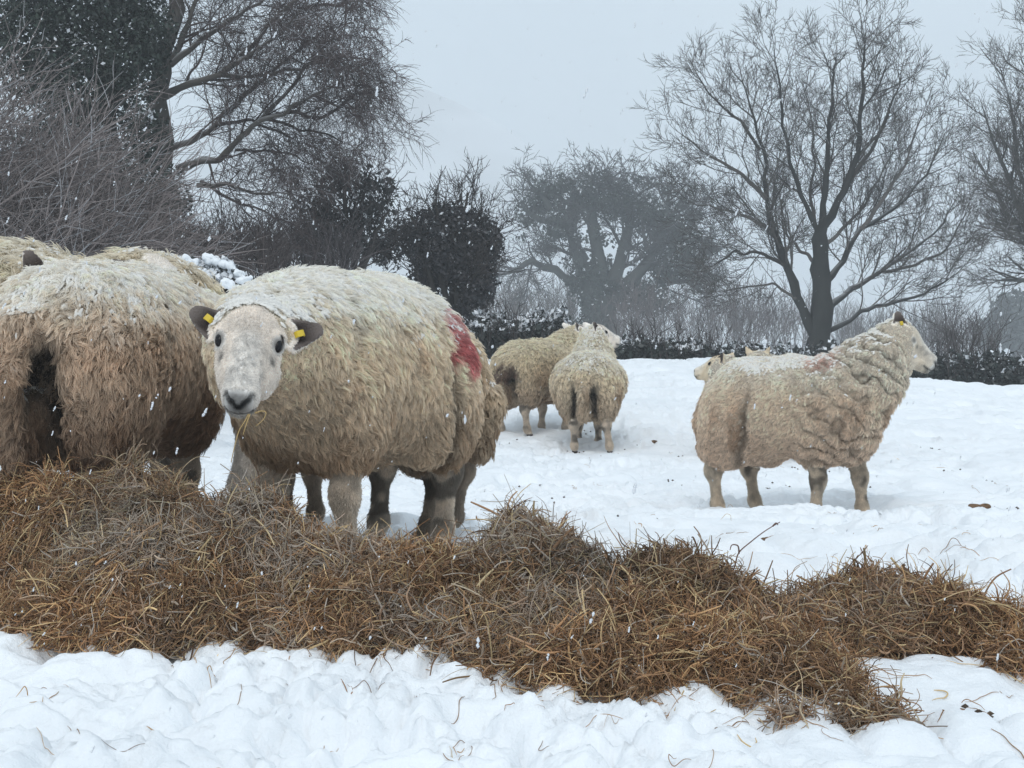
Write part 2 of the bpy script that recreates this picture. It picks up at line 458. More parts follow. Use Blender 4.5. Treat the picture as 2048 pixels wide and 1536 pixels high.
    if crease:                                       # the groove each side of the tail, and lumps in the fleece
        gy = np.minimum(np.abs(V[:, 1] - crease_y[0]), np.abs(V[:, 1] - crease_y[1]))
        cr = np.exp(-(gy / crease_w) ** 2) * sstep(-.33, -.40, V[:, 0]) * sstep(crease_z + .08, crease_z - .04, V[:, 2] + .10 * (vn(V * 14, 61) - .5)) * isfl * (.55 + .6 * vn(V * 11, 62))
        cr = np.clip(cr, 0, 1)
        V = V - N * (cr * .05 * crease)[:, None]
    else: cr = np.zeros(len(V))
    lump = (fbm(V * 8, 21 + seed, 3) - .5) * .03 * isfl
    V = V + N * lump[:, None]
    N, fa = vnormals(V, Fq)
    # colours
    n1 = fbm(V * 30, 31 + seed, 3); n2 = fbm(V * 9, 41 + seed, 2)
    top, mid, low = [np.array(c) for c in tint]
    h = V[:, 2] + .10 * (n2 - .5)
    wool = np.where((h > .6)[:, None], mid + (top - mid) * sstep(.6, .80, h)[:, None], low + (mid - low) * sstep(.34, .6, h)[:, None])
    skin = np.array(face) * (.80 + .4 * n1[:, None])
    fc = (vh < vk) & ~isfl
    xh, yh, zh = q.T
    stripe = np.exp(-(yh / (.10 + .07 * np.clip(xh, 0, 1))) ** 4) * sstep(.22, .36, xh) * sstep(-.32, -.18, zh)
    skin = skin * (1 - .55 * stripe[:, None]) + .55 * stripe[:, None] * np.array([.90, .89, .87])
    gr = fbm(V * 70, 55, 2)
    skin *= (1 - .24 * sstep(.45, .7, gr) * np.exp(-((xh - .62) / .22) ** 2) * sstep(-.2, -.1, zh))[:, None]
    fore = np.exp(-((xh - .18) / .14) ** 2) * sstep(.36, .1, np.abs(yh)); skin *= (1 - .18 * fore * n1)[:, None]
    for sg in (1, -1):
        dt = np.sqrt(((xh - .44) / .9) ** 2 + ((yh - .235 * sg) / .6) ** 2); skin *= (1 - .7 * np.exp(-(dt / .035) ** 2))[:, None]
        de = np.sqrt((xh - .29) ** 2 + (yh - .272 * sg) ** 2 + (zh + .115) ** 2); skin *= (1 - .82 * np.exp(-(de / .088) ** 6))[:, None]
        sa, sb = np.array([.925, .14 * sg, -.06]), np.array([1.02, .015 * sg, -.145]); tt = np.clip(((q - sa) @ (sb - sa)) / ((sb - sa) @ (sb - sa)), 0, 1)
        dn = np.linalg.norm(q - sa - tt[:, None] * (sb - sa), axis=1)
        skin *= (1 - .96 * np.exp(-(dn / .036) ** 3))[:, None]
    nose = sstep(.88, .97, xh) * np.exp(-(yh / .13) ** 4) * sstep(-.33, -.2, zh)
    skin *= (1 - .78 * nose)[:, None]
    mouth = np.exp(-((zh + .265 + .12 * np.clip(1 - xh, 0, 1)) / .022) ** 2) * sstep(.78, .86, xh) * (np.abs(yh) < .24); skin *= (1 - .85 * mouth)[:, None]
    chin = sstep(.86, .96, xh) * sstep(-.27, -.32, zh); skin *= (1 - .45 * chin)[:, None]
    inear = np.zeros(len(V))
    for Em, b0 in efr:
        e = (V - b0) @ Em / (L * 1.24)
        m = (e[:, 0] > .0) & (e[:, 0] < .40) & (np.abs(e[:, 1]) < .2) & (np.abs(e[:, 2] + .0) < .14) & (vh < .004)
        opn = (N @ Em[:, 2]) > .15
        c_in = np.array([.035, .026, .023]) + np.array([.24, .205, .185]) * (sstep(.17, .38, e[:, 0]) * .55 + .6 * sstep(.06, .12, np.abs(e[:, 1])))[:, None]
        skin = np.where((m & opn)[:, None], c_in, skin)
    lc = np.array(legcol) * (.6 + .8 * n1[:, None])
    patch = sstep(.56, .70, fbm(V * 14, 61 + seed, 2)); lc = lc * (1 - .6 * patch * sstep(.05, .12, V[:, 2]))[:, None]
    lc = np.where((V[:, 2] < .035)[:, None], np.array([.06, .05, .045]), lc)
    skin = np.where(fc[:, None], skin, lc)
    col = np.where(isfl[:, None], wool * .45 * (1 - .7 * np.clip(cr * 1.4, 0, 1) - .3 * fl_)[:, None], skin)  # tail groove and flank crease shade painted into the body colour
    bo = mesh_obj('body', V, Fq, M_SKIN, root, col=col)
    # eyes and ear tags
    if eyes:
        for sg in (1, -1):
            c0 = hp(.29, .270 * sg, -.125); r0 = .062 * L
            u_, v_ = np.meshgrid(np.linspace(0, 2 * np.pi, 17)[:-1], np.linspace(0, np.pi, 10), indexing='ij')
            sp = np.stack([np.cos(u_) * np.sin(v_), np.sin(u_) * np.sin(v_), np.cos(v_)], -1).reshape(-1, 3)
            idx = np.arange(160).reshape(16, 10); nx_ = np.roll(idx, -1, 0)
            fq = np.stack([idx[:, :-1], idx[:, 1:], nx_[:, 1:], nx_[:, :-1]], -1).reshape(-1, 4)
            mesh_obj('eye', (sp * np.array([1.25, .85, .95]) * r0) @ Hm.T + c0, fq, M_EYE, root)
    for k_, (Em, b0) in enumerate(efr):
        if ears[k_][0] not in tags: continue
        # a folded yellow loop tag clipped through the ear
        vv, ff = [], []
        prof = [(.10, -.03), (.10, .030), (.115, .045), (.165, .045), (.18, .030), (.18, .005)]
        for (a, c) in prof:
            for b in (-.028, .028):
                for dc in (0, .014): vv.append(b0 + Em @ (np.array([a + dc * .4 + .04, b - .015, c + dc]) * L * 1.1))
        for i in range(len(prof) - 1):
            o0, o1 = i * 4, i * 4 + 4
            ff += [(o0, o1, o1 + 2, o0 + 2), (o0 + 1, o0 + 3, o1 + 3, o1 + 1), (o0, o0 + 1, o1 + 1, o1), (o0 + 2, o1 + 2, o1 + 3, o0 + 3)]
        e_ = len(prof) * 4 - 4
        ff += [(0, 2, 3, 1), (e_, e_ + 1, e_ + 3, e_ + 2)]
        mesh_obj('ear_tag', vv, ff, M_TAG, root, smooth=False)
    # ---- fleece: wool locks
    def scatter(mask, n, wgt=None):
        fm = mask[Fq].all(1); pr = fa * fm
        if wgt is not None: pr = pr * wgt[Fq].mean(1)
        pr = pr / pr.sum(); fi = rng.choice(len(Fq), n, p=pr)
        a, b = rng.rand(n, 1), rng.rand(n, 1); Q = Fq[fi]
        bil = lambda A: (1 - a) * (1 - b) * A[Q[:, 0]] + a * (1 - b) * A[Q[:, 1]] + a * b * A[Q[:, 2]] + (1 - a) * b * A[Q[:, 3]]
        return bil(V), nrm(bil(N)), bil(col / np.where(isfl[:, None], .45, 1)), Q[:, 0]
    P0, N0, C0, vi = scatter(isfl, nclump)
    flow = np.stack([-.45 + .9 * (vn(P0 * 5, 71) - .5), .9 * (vn(P0 * 5, 72) - .5), -1.0 + .5 * (vn(P0 * 5, 73) - .5)], 1)
    flow += np.stack([vn(P0 * 24, 74) - .5, vn(P0 * 24, 75) - .5, vn(P0 * 24, 76) - .5], 1) * 1.8 + rng.normal(0, .35, (nclump, 3))
    T0 = nrm(flow - N0 * (flow * N0).sum(1, keepdims=True))
    B0 = np.cross(N0, T0)
    ln = hair * (.55 + .9 * rng.rand(nclump)) * (1 - .1 * sstep(.48, .34, P0[:, 2])) * (.6 + .4 * sstep(0, .1, vh[vi]))
    ln *= (.75 + .25 * sstep(.02, .10, Hd.at(P0))) * (1 - .85 * cr[vi]) * (1 - .6 * np.clip(fold_dark[vi], 0, 1)) * (1 - .4 * fl_[vi])
    topm = sstep(.35, .85, N0[:, 2] + .25 * (fbm(P0 * 16, 81, 2) - .5))
    nP = 5; ts = np.linspace(0, 1, nP)
    # per lock colour
    n_l = rng.rand(nclump); n_m = fbm(P0 * 12, 91 + seed, 3)
    CC = C0 * (.78 + .5 * n_l + .35 * (n_m - .5))[:, None] 
    CC = CC * .80 + .20 * CC.mean(1, keepdims=True) * np.array([1.02, 1.0, .97])
    dirt = sstep(.50, .68, fbm(P0 * np.array([6, 6, 3.5]) + 5, 95 + seed, 3)) * sstep(.75, .45, P0[:, 2])
    CC = CC * (1 - .38 * dirt[:, None] * np.array([.8, 1, 1.15]))
    CC = np.clip(CC, .01, .96)
    CC *= np.clip(1 - .4 * fl_[vi] - .62 * np.clip(fold_dark[vi], 0, 1) - .85 * np.clip(cr[vi] * 1.4, 0, 1), .03, 1)[:, None]  # folds, flank crease and tail groove: shade painted into the wool colour
    if mark is not None:
        mp, mr, mc, ms = mark; mp = np.array(mp)
        dm = np.linalg.norm((P0 - mp) / np.array(mr), axis=1) + .7 * (fbm(P0 * 26, 99, 2) - .5)
        mk = (sstep(1.05, .75, dm) * ms)[:, None]; CC = CC * (1 - mk) + np.array(mc) * mk * (.6 + .8 * n_l[:, None])
    sn = snow * topm * sstep(.30, .52, fbm(P0 * 20, 85 + seed, 2) * .6 + .4 * rng.rand(nclump))
    pts = np.zeros((nclump, nstr, nP, 3), np.float32); cols = np.zeros((nclump, nstr, nP, 3), np.float32)
    r1 = rng.normal(0, 1, (nclump, nstr, 2)) * clump_r * .6
    lift = .75 + .55 * rng.rand(nclump)
    ph = rng.rand(nclump) * 6.28; fr = 1.0 + 1.2 * rng.rand(nclump)
    ls = ln[:, None] * (.6 + .7 * rng.rand(nclump, nstr)); ph2 = rng.rand(nclump, nstr) * 6.28; am2 = rng.rand(nclump, nstr) * .07 * hair
    for i, t in enumerate(ts):
        up = lift * (t - .55 * t * t) * 1.2; fw = (.35 * t + .65 * t * t)
        conv = 1 - curl * t ** .8
        cen_n = ls * up[:, None] - .003; cen_f = ls * fw
        wig = .10 * ln * np.sin(ph + fr * 5 * t) * t
        a = r1[..., 0] * conv; b = r1[..., 1] * conv + wig[:, None] + am2 * np.sin(ph2 + 7 * t) * t; a = a + am2 * np.cos(ph2 + 6 * t) * t
        pts[:, :, i] = P0[:, None] + N0[:, None] * cen_n[..., None] + T0[:, None] * (cen_f + a)[..., None] + B0[:, None] * b[..., None]
        shade = .74 + .40 * t  # roots darker than tips: shade between locks put into the colour
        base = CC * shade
        s_ = (sn * sstep(.25, .75, t))[:, None]
        base = base * (1 - s_) + np.array([.93, .90, .85]) * s_
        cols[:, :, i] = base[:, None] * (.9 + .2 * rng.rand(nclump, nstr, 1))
    rad = np.tile((srad * np.array([1.1, 1.1, 1.0, .8, .35])), nclump * nstr)
    # frizz: single fine hairs standing off between the locks
    nf_ = nclump * 4; P2, N2, C2, v2 = scatter(isfl, nf_, wgt=np.clip(1 - cr - .8 * np.clip(fold_dark, 0, 1), .02, 1))
    D2_ = nrm(N2 * .9 + rng.normal(0, .75, P2.shape) + np.array([0, 0, -.35])); E2 = nrm(D2_ + rng.normal(0, .8, P2.shape)); G2 = nrm(E2 + rng.normal(0, .9, P2.shape))
    l2_ = (hair * rng.uniform(.25, .75, nf_))[:, None]
    t2 = sstep(.35, .85, N2[:, 2])[:, None] * snow * (rng.rand(nf_, 1) < .5)
    c2 = (C2 * .80 + .20 * C2.mean(1, keepdims=True)) * rng.uniform(.75, 1.25, (nf_, 1)); c2 = c2 * (1 - t2) + np.array([.93, .90, .85]) * t2
    if mark is not None:
        dm = np.linalg.norm((P2 - mp) / np.array(mr), axis=1) + .7 * (fbm(P2 * 26, 99, 2) - .5); mk = (sstep(1.05, .75, dm) * ms)[:, None]
        c2 = c2 * (1 - mk) + np.array(mc) * mk
    a0 = P2 - N2 * .003; a1 = a0 + D2_ * l2_ * .4; a2 = a1 + E2 * l2_ * .3; a3 = a2 + G2 * l2_ * .3; a4 = a3 + nrm(G2 + rng.normal(0, .9, P2.shape)) * l2_ * .2
    p2 = np.stack([a0, a1, a2, a3, a4], 1)
    pts = np.concatenate([pts.reshape(-1, 3), p2.reshape(-1, 3)]); cols = np.concatenate([cols.reshape(-1, 3), np.repeat(c2, 5, 0)])
    rad = np.concatenate([rad, np.tile(srad * .8 * np.array([1., 1, .9, .7, .35]), nf_)])
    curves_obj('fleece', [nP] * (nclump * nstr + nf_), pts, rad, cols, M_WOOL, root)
    # snow lying on the wool: small flat tufts of it over the back
    if snow >= .3:
        ng = int(nclump * (.55 if snow > .6 else .3) * snow); P3, N3, C3, v3 = scatter(isfl, ng * 3, wgt=sstep(dust, .95, N[:, 2]) * (1 - np.clip(2 * fold_dark, 0, 1)) * (1 - cr) * (V[:, 2] > .56) + 1e-6)
        kp = (fbm(P3 * 17, 85 + seed, 2) + .55 * (rng.rand(len(P3)) - .5) + .25 * sstep(.5, 1, N3[:, 2])) > .55; P3, N3 = P3[kp][:ng], N3[kp][:ng]; ng = len(P3)
        fl3 = np.stack([-.5 + 1.2 * (vn(P3 * 5, 71) - .5), 1.2 * (vn(P3 * 5, 72) - .5), -1. + 0 * P3[:, 0]], 1) + rng.normal(0, .3, (ng, 3))
        T3 = nrm(fl3 - N3 * (fl3 * N3).sum(1, keepdims=True)); B3 = np.cross(N3, T3)
        a_ = np.linspace(0, 2 * np.pi, 8)[:-1]
        ring = np.concatenate([np.stack([np.cos(a_), np.sin(a_), 0 * a_], 1), np.stack([.62 * np.cos(a_), .62 * np.sin(a_), .75 + 0 * a_], 1), [[0, 0, 1.]]])
        sz = np.stack([rng.uniform(.006, .015, ng), rng.uniform(.0035, .0065, ng), rng.uniform(.002, .0045, ng)], 1) / s * 1.15
        jit = 1 + .25 * rng.normal(0, 1, (ng, len(ring), 1))
        W3 = ring[None] * sz[:, None] * jit
        V3 = (P3 + N3 * (hair * rng.uniform(.22, .5, (ng, 1))))[:, None] + W3[..., :1] * T3[:, None] + W3[..., 1:2] * B3[:, None] + W3[..., 2:] * N3[:, None]
        i_ = np.arange(7); j_ = (i_ + 1) % 7
        f1 = np.stack([i_, j_, j_ + 7, i_ + 7], 1); f2 = np.stack([i_ + 7, j_ + 7, 0 * i_ + 14, 0 * i_ + 14], 1)[:, :3]
        base_i = (np.arange(ng) * 15)[:, None, None]
        tri = np.concatenate([f1[:, [0, 1, 2]], f1[:, [0, 2, 3]], f2])
        cs_ = np.repeat((np.array([.93, .91, .87]) * rng.uniform(.92, 1.03, (ng, 1))), 15, 0)
        tag(mesh_obj('snow_dusting', V3.reshape(-1, 3), (tri[None] + base_i).reshape(-1, 3), M_SNOWBIT, root, col=cs_), kind='stuff')
    # ---- short hair over face and legs
    n_f = max(1500, nclump)
    earv = np.zeros(len(V), bool)
    for Em, b0 in efr:
        e = (V - b0) @ Em / (L * 1.24); earv |= (e[:, 0] > .05) & (np.abs(e[:, 1]) < .2) & (np.abs(e[:, 2]) < .14) & (vh < .004)
    bare = (~isfl) & (V[:, 2] > .04) & (nose < .3) & ~earv
    for sg in (1, -1): bare &= (np.sqrt((xh - .29) ** 2 + (yh - .272 * sg) ** 2 + (zh + .115) ** 2) > .085)
    P1, N1, C1, _ = scatter(bare, n_f * 3)
    hd = ((P1 - poll) @ Hm / L)
    fl = np.where((np.linalg.norm(P1 - hp(.5, 0, -.2), axis=1) < .75 * L)[:, None], -Hm[:, 0] * .3 + np.array([0, 0, -.8]), np.array([0, 0, -1.]))
    T1 = nrm(fl - N1 * (fl * N1).sum(1, keepdims=True) + rng.normal(0, .25, P1.shape))
    l1_ = (.004 + .003 * rng.rand(len(P1)) + .006 * sstep(.4, .2, P1[:, 2]))[:, None]
    pp = np.stack([P1 - N1 * .001, P1 + N1 * l1_ * .4 + T1 * l1_ * .5, P1 + N1 * l1_ * .45 + T1 * l1_], 1)
    cc = np.repeat(C1[:, None], 3, 1) * (.8 + .4 * rng.rand(len(P1), 1, 1)) * np.array([.9, 1.0, 1.1])[None, :, None]
    curves_obj('short_hair', [3] * len(P1), pp.reshape(-1, 3), np.tile(np.array([.0006, .0005, .0002]), len(P1)), cc.reshape(-1, 3), M_WOOL, root)
    return root

def ground_at(u, d):
    x = (u - 1024) / F_PX * d
    return (x, d, float(gbase(np.array([x]), np.array([d]))[0]) - (0.02 if d < 7 else 0.06))
def heading(deg):
    """0 = away from the camera, 90 = to the right, 180 = towards the camera"""
    return R(90 - deg)

def fdir(yaw_deg, pitch):   # face direction with the same compass, pitch below horizontal
    a = R(yaw_deg); p = R(pitch); return np.array([math.sin(a) * math.cos(p), math.cos(a) * math.cos(p), -math.sin(p)])
UP = np.array([0, 0, 1.])
UPRIGHT_EARS = [(1, (.06, .20, -.20), (-.75, .55, .35), (.2, .75, .35)), (-1, (.06, -.20, -.20), (-.75, -.55, .35), (.2, -.75, .35))]

CREAM = ((.90, .83, .70), (.90, .735, .535), (.72, .56, .39))
BROWN = ((.88, .78, .64), (.74, .56, .40), (.46, .32, .215))
TAN = ((.91, .80, .66), (.90, .735, .565), (.80, .62, .465))

# the ewe that faces the camera
f0 = np.array([-.04, -.60, -.80])
up0 = np.array([.12, -.80, .60])
build_sheep('cream ewe facing the camera, red dye mark on its rump and hay in its mouth', ground_at(706, 5.05), heading(180 + 25), 1.15,
            PX(506, 622, 4.32), f0, up0, voxel=0.0055, L=.262, nclump=34000, nstr=9, tint=CREAM, snow=.85, hair=.021, seed=1, fatten=.80,
            mark=((-.26, .22, .655), (.115, .13, .11), (.56, .13, .15), .85), clump_r=.007, srad=.0007, curl=.45, crease=.3,
            legs=[(.25, .13, .0, .0), (.21, -.13, 0, 0), (-.28, .135, .0, .0), (-.33, -.135, -.02, 0)])
# brown ewe with its back to the camera
build_sheep('dirty brown ewe seen from behind, snow on its back, standing behind the left hay mound', ground_at(218, 5.2), heading(11), 1.19,
            PX(470, 640, 6.1), fdir(20, 40), UP, voxel=0.009, nclump=34000, nstr=9, tint=BROWN, snow=.85, hair=.024, seed=2, tags=(),
            clump_r=.009, srad=.0008, curl=.55, fatten=.83, dust=.4, crease=2.0, crease_w=.027, crease_z=.60, crease_y=(-.055, .115), tail_y=.03, eyes=False)
# pale ewe at the left edge, only shoulder and ear showing
build_sheep('pale cream ewe at the left edge, only its back and one ear showing', ground_at(-125, 5.9), heading(70), 1.34,
            PX(122, 547, 5.7), fdir(90, 35), UP, voxel=0.012, nclump=8000, nstr=9, tint=((.84, .74, .57), (.75, .63, .46), (.5, .38, .26)), snow=.35, hair=.045, seed=3, tags=(1, -1),
            ears=[(1, (.06, .2, -.2), (-.7, .5, .45), (.2, .75, .35)), (-1, (.02, -.2, -.2), (-.8, -.25, .55), (.5, -.75, .35))])
# ewe behind the brown one
build_sheep('golden cream ewe almost hidden behind the brown ewe, its back and dark ear showing', ground_at(165, 6.4), heading(80), 1.32,
            PX(300, 512, 6.2), fdir(95, 40), UP, voxel=0.012, nclump=8000, nstr=9, tint=((.84, .73, .55), (.74, .61, .43), (.5, .38, .26)), snow=.3, hair=.045, seed=4, tags=())
# ewe grazing behind the facing one
build_sheep('tan ewe grazing right behind the facing ewe, rump and hind legs showing', ground_at(715, 5.95), heading(292), 1.08,
            PX(498, 835, 5.55), fdir(250, 74), np.array([-.6, -.6, .5]), voxel=0.011, nclump=24000, nstr=8, tint=((.82, .69, .50), (.72, .57, .39), (.54, .41, .28)), snow=.4, hair=.021, seed=5, tags=(),
            clump_r=.010, legcol=(.5, .42, .34))
# two ewes in the middle distance
build_sheep('tan ewe in the middle distance with a dark stained rump, left of the pair', ground_at(1075, 14.3), heading(38), 1.07,
            PX(1153, 650, 14.7), fdir(60, 20), UP, voxel=0.011, nclump=12000, nstr=7, tint=((.86, .75, .55), (.80, .67, .47), (.6, .46, .32)), snow=.25, hair=.026, seed=6, tags=(),
            crease=1.4, srad=.0012, curl=.4, clump_r=.010, ears=UPRIGHT_EARS, mark=((-.50, 0, .55), (.10, .22, .09), (.13, .075, .06), .8))
build_sheep('plump cream ewe seen squarely from behind, right of the pair', ground_at(1178, 13.4), heading(8), 1.05,
            PX(1193, 650, 13.95), fdir(70, 25), UP, voxel=0.011, nclump=12000, nstr=7, tint=((.90, .80, .63), (.84, .71, .52), (.66, .52, .37)), snow=.5, hair=.026, seed=7, tags=(),
            crease=1.5, srad=.0012, curl=.4, clump_r=.010, ears=UPRIGHT_EARS, legs=[(.23, .11, 0, 0), (.25, -.06, 0, 0), (-.32, .09, 0, 0), (-.30, -.15, 0, -.05)])
# the ewe in profile on the right
build_sheep('cream ewe standing in profile with deep fleece folds on its neck, facing right', ground_at(1590, 8.55), heading(121), 1.11,
            PX(1812, 652, 8.40), fdir(101, 47), np.array([.6, -.16, .8]), voxel=0.0075, L=.245, nclump=34000, nstr=7, tint=TAN, snow=.32, neck=1.05, dust=.7, hair=.014, seed=8, tags=(-1,),
            folds=.6, clump_r=.007, srad=.0007, curl=.3, mark=((.18, -.06, .80), (.12, .14, .10), (.80, .50, .44), .55),
            ears=[(1, (.04, .16, -.18), (-.8, .35, .5), (.2, .75, .25)), (-1, (.04, -.2, -.16), (-.8, -.2, .5), (.35, -.9, .1))],
            legs=[(.27, .12, .05, .0), (.16, -.125, .0, 0), (-.24, .13, .0, .0), (-.32, -.135, -.02, 0)], legcol=(.70, .61, .50), face=(.90, .84, .75))
# two ewes whose heads show above its back
build_sheep('distant ewe whose pale head and dark ear rise behind the rump of the profile ewe', ground_at(1530, 12.3), heading(270), .98,
            PX(1440, 712, 12.2), fdir(300, 25), UP, face=(.72, .60, .44), voxel=0.014, nclump=2000, nstr=9, tint=TAN, snow=.3, hair=.04, seed=9, tags=(), srad=.0018, ears=UPRIGHT_EARS)
build_sheep('distant ewe showing only its two ears above the back of the profile ewe', ground_at(1560, 13.2), heading(190), .96,
            PX(1517, 702, 12.9), fdir(15, 35), UP, face=(.72, .60, .44), voxel=0.014, nclump=2000, nstr=9, tint=TAN, snow=.3, hair=.04, seed=10, tags=(), srad=.0018, ears=UPRIGHT_EARS)

# ------------------------------------------------------------------ hay
# heaps: (photo column, distance, peak row, spread across, spread in depth)
HEAPS = {
    'a': [(115, 4.58, 958, .16, .1), (30, 4.62, 985, .16, .1), (235, 4.55, 978, 0.3, 0.189), (20, 4.67, 1016, 0.34, 0.129), (330, 4.35, 1031, 0.22, 0.172), (-170, 4.8, 1026, 0.4, 0.12), (70, 4.52, 1095, 0.18, 0.077), (200, 4.25, 1126, 0.2, 0.138)],
    'b': [(470, 4.25, 1036, 0.24, 0.155), (330, 4.16, 1096, 0.22, 0.12), (600, 4.2, 1101, 0.2, 0.155), (560, 4.13, 1146, 0.3, 0.12), (225, 4.13, 1176, 0.1, 0.086), (400, 4.03, 1196, 0.25, 0.086)],
    'c': [(1040, 4.25, 1078, 0.19, 0.146), (800, 4.2, 1108, 0.22, 0.146), (900, 4.13, 1125, 0.34, 0.138), (700, 3.98, 1190, 0.2, 0.103), (1000, 3.9, 1230, 0.22, 0.112), (1110, 4.1, 1100, 0.14, 0.12), (880, 3.86, 1260, 0.26, 0.086)],
    'd': [(1320, 4.07, 1140, 0.17, 0.138), (1420, 3.92, 1190, 0.19, 0.129), (1250, 3.83, 1232, 0.24, 0.138), (1180, 3.66, 1312, 0.18, 0.086), (1450, 3.63, 1292, 0.22, 0.112), (1560, 3.48, 1362, 0.16, 0.086), (1650, 3.33, 1412, 0.13, 0.077), (1740, 3.26, 1457, 0.09, 0.06), (1620, 3.88, 1232, 0.16, 0.086)],
    'e': [(1750, 4.07, 1170, 0.12, 0.086), (1880, 3.97, 1215, 0.17, 0.086), (2000, 3.92, 1260, 0.12, 0.077), (2060, 3.77, 1300, 0.1, 0.069), (1650, 4.02, 1210, 0.1, 0.069)],
}
def heap_height(x, y, hs):
    h = np.zeros_like(x)
    for (u, d, v, sx, sy) in hs:
        c = PX(u, v, d); gz = float(gbase(np.array([c.x]), np.array([d]))[0]); H = max(.03, c.z - gz)
        g = H * np.exp(-(((x - c.x) / sx) ** 2 + ((y - d) / sy) ** 2) ** 1.25 * .62)
        h = np.maximum(h, g)
    return h
def hay_field(x, y, key):
    h = heap_height(x, y, HEAPS[key])
    p = np.stack([x, y], 1)
    return h * (1 + .45 * (fbm(p * 7, 301, 3) - .5)) + (.05 * (fbm(p * 13, 305, 2) - .5)) * sstep(0, .06, h)

HAYC = np.array([(.33, .19, .10), (.25, .145, .08), (.42, .265, .14), (.17, .10, .06), (.32, .205, .13), (.60, .44, .24), (.42, .33, .25)])
def build_hay(key, label, n, wts, frost, seed):
    rng = rs(seed)
    cs = np.array([[PX(u, v, d).x, d, sx, sy] for (u, d, v, sx, sy) in HEAPS[key]])
    x0, x1 = (cs[:, 0] - 2.0 * cs[:, 2]).min(), (cs[:, 0] + 2.0 * cs[:, 2]).max()
    y0, y1 = (cs[:, 1] - 2.0 * cs[:, 3]).min(), (cs[:, 1] + 2.0 * cs[:, 3]).max()
    root = empty('hay_heap', (float(cs[:, 0].mean()), float(cs[:, 1].mean()), 0))
    off = np.array([root.location.x, root.location.y, 0])
    tag(root, label, 'hay heap', 'heaps of loose hay')
    # solid core
    st = .016; xs = np.arange(x0, x1, st); ys = np.arange(y0, y1, st)
    X, Y = np.meshgrid(xs, ys); x, y = X.ravel(), Y.ravel(); h = hay_field(x, y, key)
    z = gbase(x, y) + lumps(x, y) + h - .035
    keep = h > .06
    idx = np.arange(len(x)).reshape(len(ys), len(xs))
    f = np.stack([idx[:-1, :-1], idx[:-1, 1:], idx[1:, 1:], idx[1:, :-1]], -1).reshape(-1, 4)
    f = f[keep[f].all(1)]
    used = np.unique(f); mp = np.zeros(len(x), int); mp[used] = np.arange(len(used))
    cn = fbm(np.stack([x, y, z], 1) * 20, 3, 3)[:, None]
    col = np.array([.055, .03, .017]) * (.3 + 1.2 * cn)  # core coloured extra dark, painted shade for the gaps between strands
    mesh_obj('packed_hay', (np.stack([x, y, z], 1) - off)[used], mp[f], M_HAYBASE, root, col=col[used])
    # strands
    px, py = [], []
    tot = 0
    while tot < n:
        a = rng.uniform(x0, x1, n); b = rng.uniform(y0, y1, n); h = hay_field(a, b, key)
        ok = rng.rand(n) < sstep(.008, .05, h + .05 * (fbm(np.stack([a, b], 1) * 9, 331, 2) - .5)) * (.5 + .5 * sstep(.0, .3, h)) * sstep(.002, .012, h) * (.38 + .62 * sstep(.40, .58, fbm(np.stack([a, b], 1) * 16, 341, 2)))
        px.append(a[ok]); py.append(b[ok]); tot += ok.sum()
    px = np.concatenate(px)[:n]; py = np.concatenate(py)[:n]
    nP = 8
    ln = rng.gamma(3.2, .028, n) + .03; ln = np.minimum(ln, .34)
    th = rng.rand(n) * 6.283; el = rng.normal(.12, .38, n)
    hh = hay_field(px, py, key)
    tuft = fbm(np.stack([px, py], 1) * 22, 311, 2) - .5
    zz = gbase(px, py) + hh + rng.normal(-.004, .014, n) + .075 * tuft
    strt = rng.rand(n) < .035; ln = np.where(strt, rng.uniform(.12, .34, n), ln); wv_ = np.where(strt, .22, 1.0)
    stick = rng.rand(n) < .05; el = np.where(stick, rng.uniform(.2, 1.1, n), el)
    P = np.zeros((n, nP, 3)); P[:, 0] = np.stack([px, py, zz], 1)
    # follow the slope
    e = .02; gx = (hay_field(px + e, py, key) - hay_field(px - e, py, key)) / (2 * e); gy = (hay_field(px, py + e, key) - hay_field(px, py - e, key)) / (2 * e)
    ang, elv = th.copy(), el.copy()
    curl = rng.normal(0, .50, n); kel = rng.normal(-.10, .12, n)
    for i in range(1, nP):
        ang = ang + (curl + rng.normal(0, .42, n)) * wv_; elv = elv * .9 + kel + rng.normal(0, .28, n) * wv_
        dz = np.sin(elv) + np.cos(elv) * (gx * np.cos(ang) + gy * np.sin(ang)) * .8
        stp = np.stack([np.cos(ang) * np.cos(elv), np.sin(ang) * np.cos(elv), dz], 1)
        P[:, i] = P[:, i - 1] + nrm(stp) * (ln / (nP - 1))[:, None]
    P -= P.mean(1, keepdims=True) - P[:, :1]
    flo = gbase(P[:, :, 0].ravel(), P[:, :, 1].ravel()).reshape(n, nP) - .02
    P[:, :, 2] = np.maximum(P[:, :, 2], flo)
    ci = rng.choice(len(HAYC), n, p=np.array(wts) / np.sum(wts))
    col = HAYC[ci] * (.45 + 1.15 * rng.rand(n, 1) ** 1.4)
    pn = np.stack([px, py], 1)
    col = np.where(strt[:, None] & (rng.rand(n, 1) < .6), np.array([.62, .47, .27]) * rng.uniform(.6, 1.1, (n, 1)), col)
    warm = (fbm(pn * 3.5, 401, 2) - .5)[:, None]
    col = col * (1 + warm * np.array([.9, .7, .4]))
    fz = frost * sstep(.50, .68, fbm(pn * 5, 411, 3) + .12 * rng.rand(n) - .06) * (rng.rand(n) < .6)
    fz = np.where(rng.rand(n) < .03 * (frost > 0), .9, fz)[:, None]
    col = col * (1 - fz) + np.array([.50, .455, .40]) * fz
    rad = (rng.gamma(4, .00016, n) + .0004) * np.where(rng.rand(n) < .22, 1.7, 1)
    rr = rad[:, None] * np.array([.7, .95, 1, 1.05, 1, .95, .8, .4])
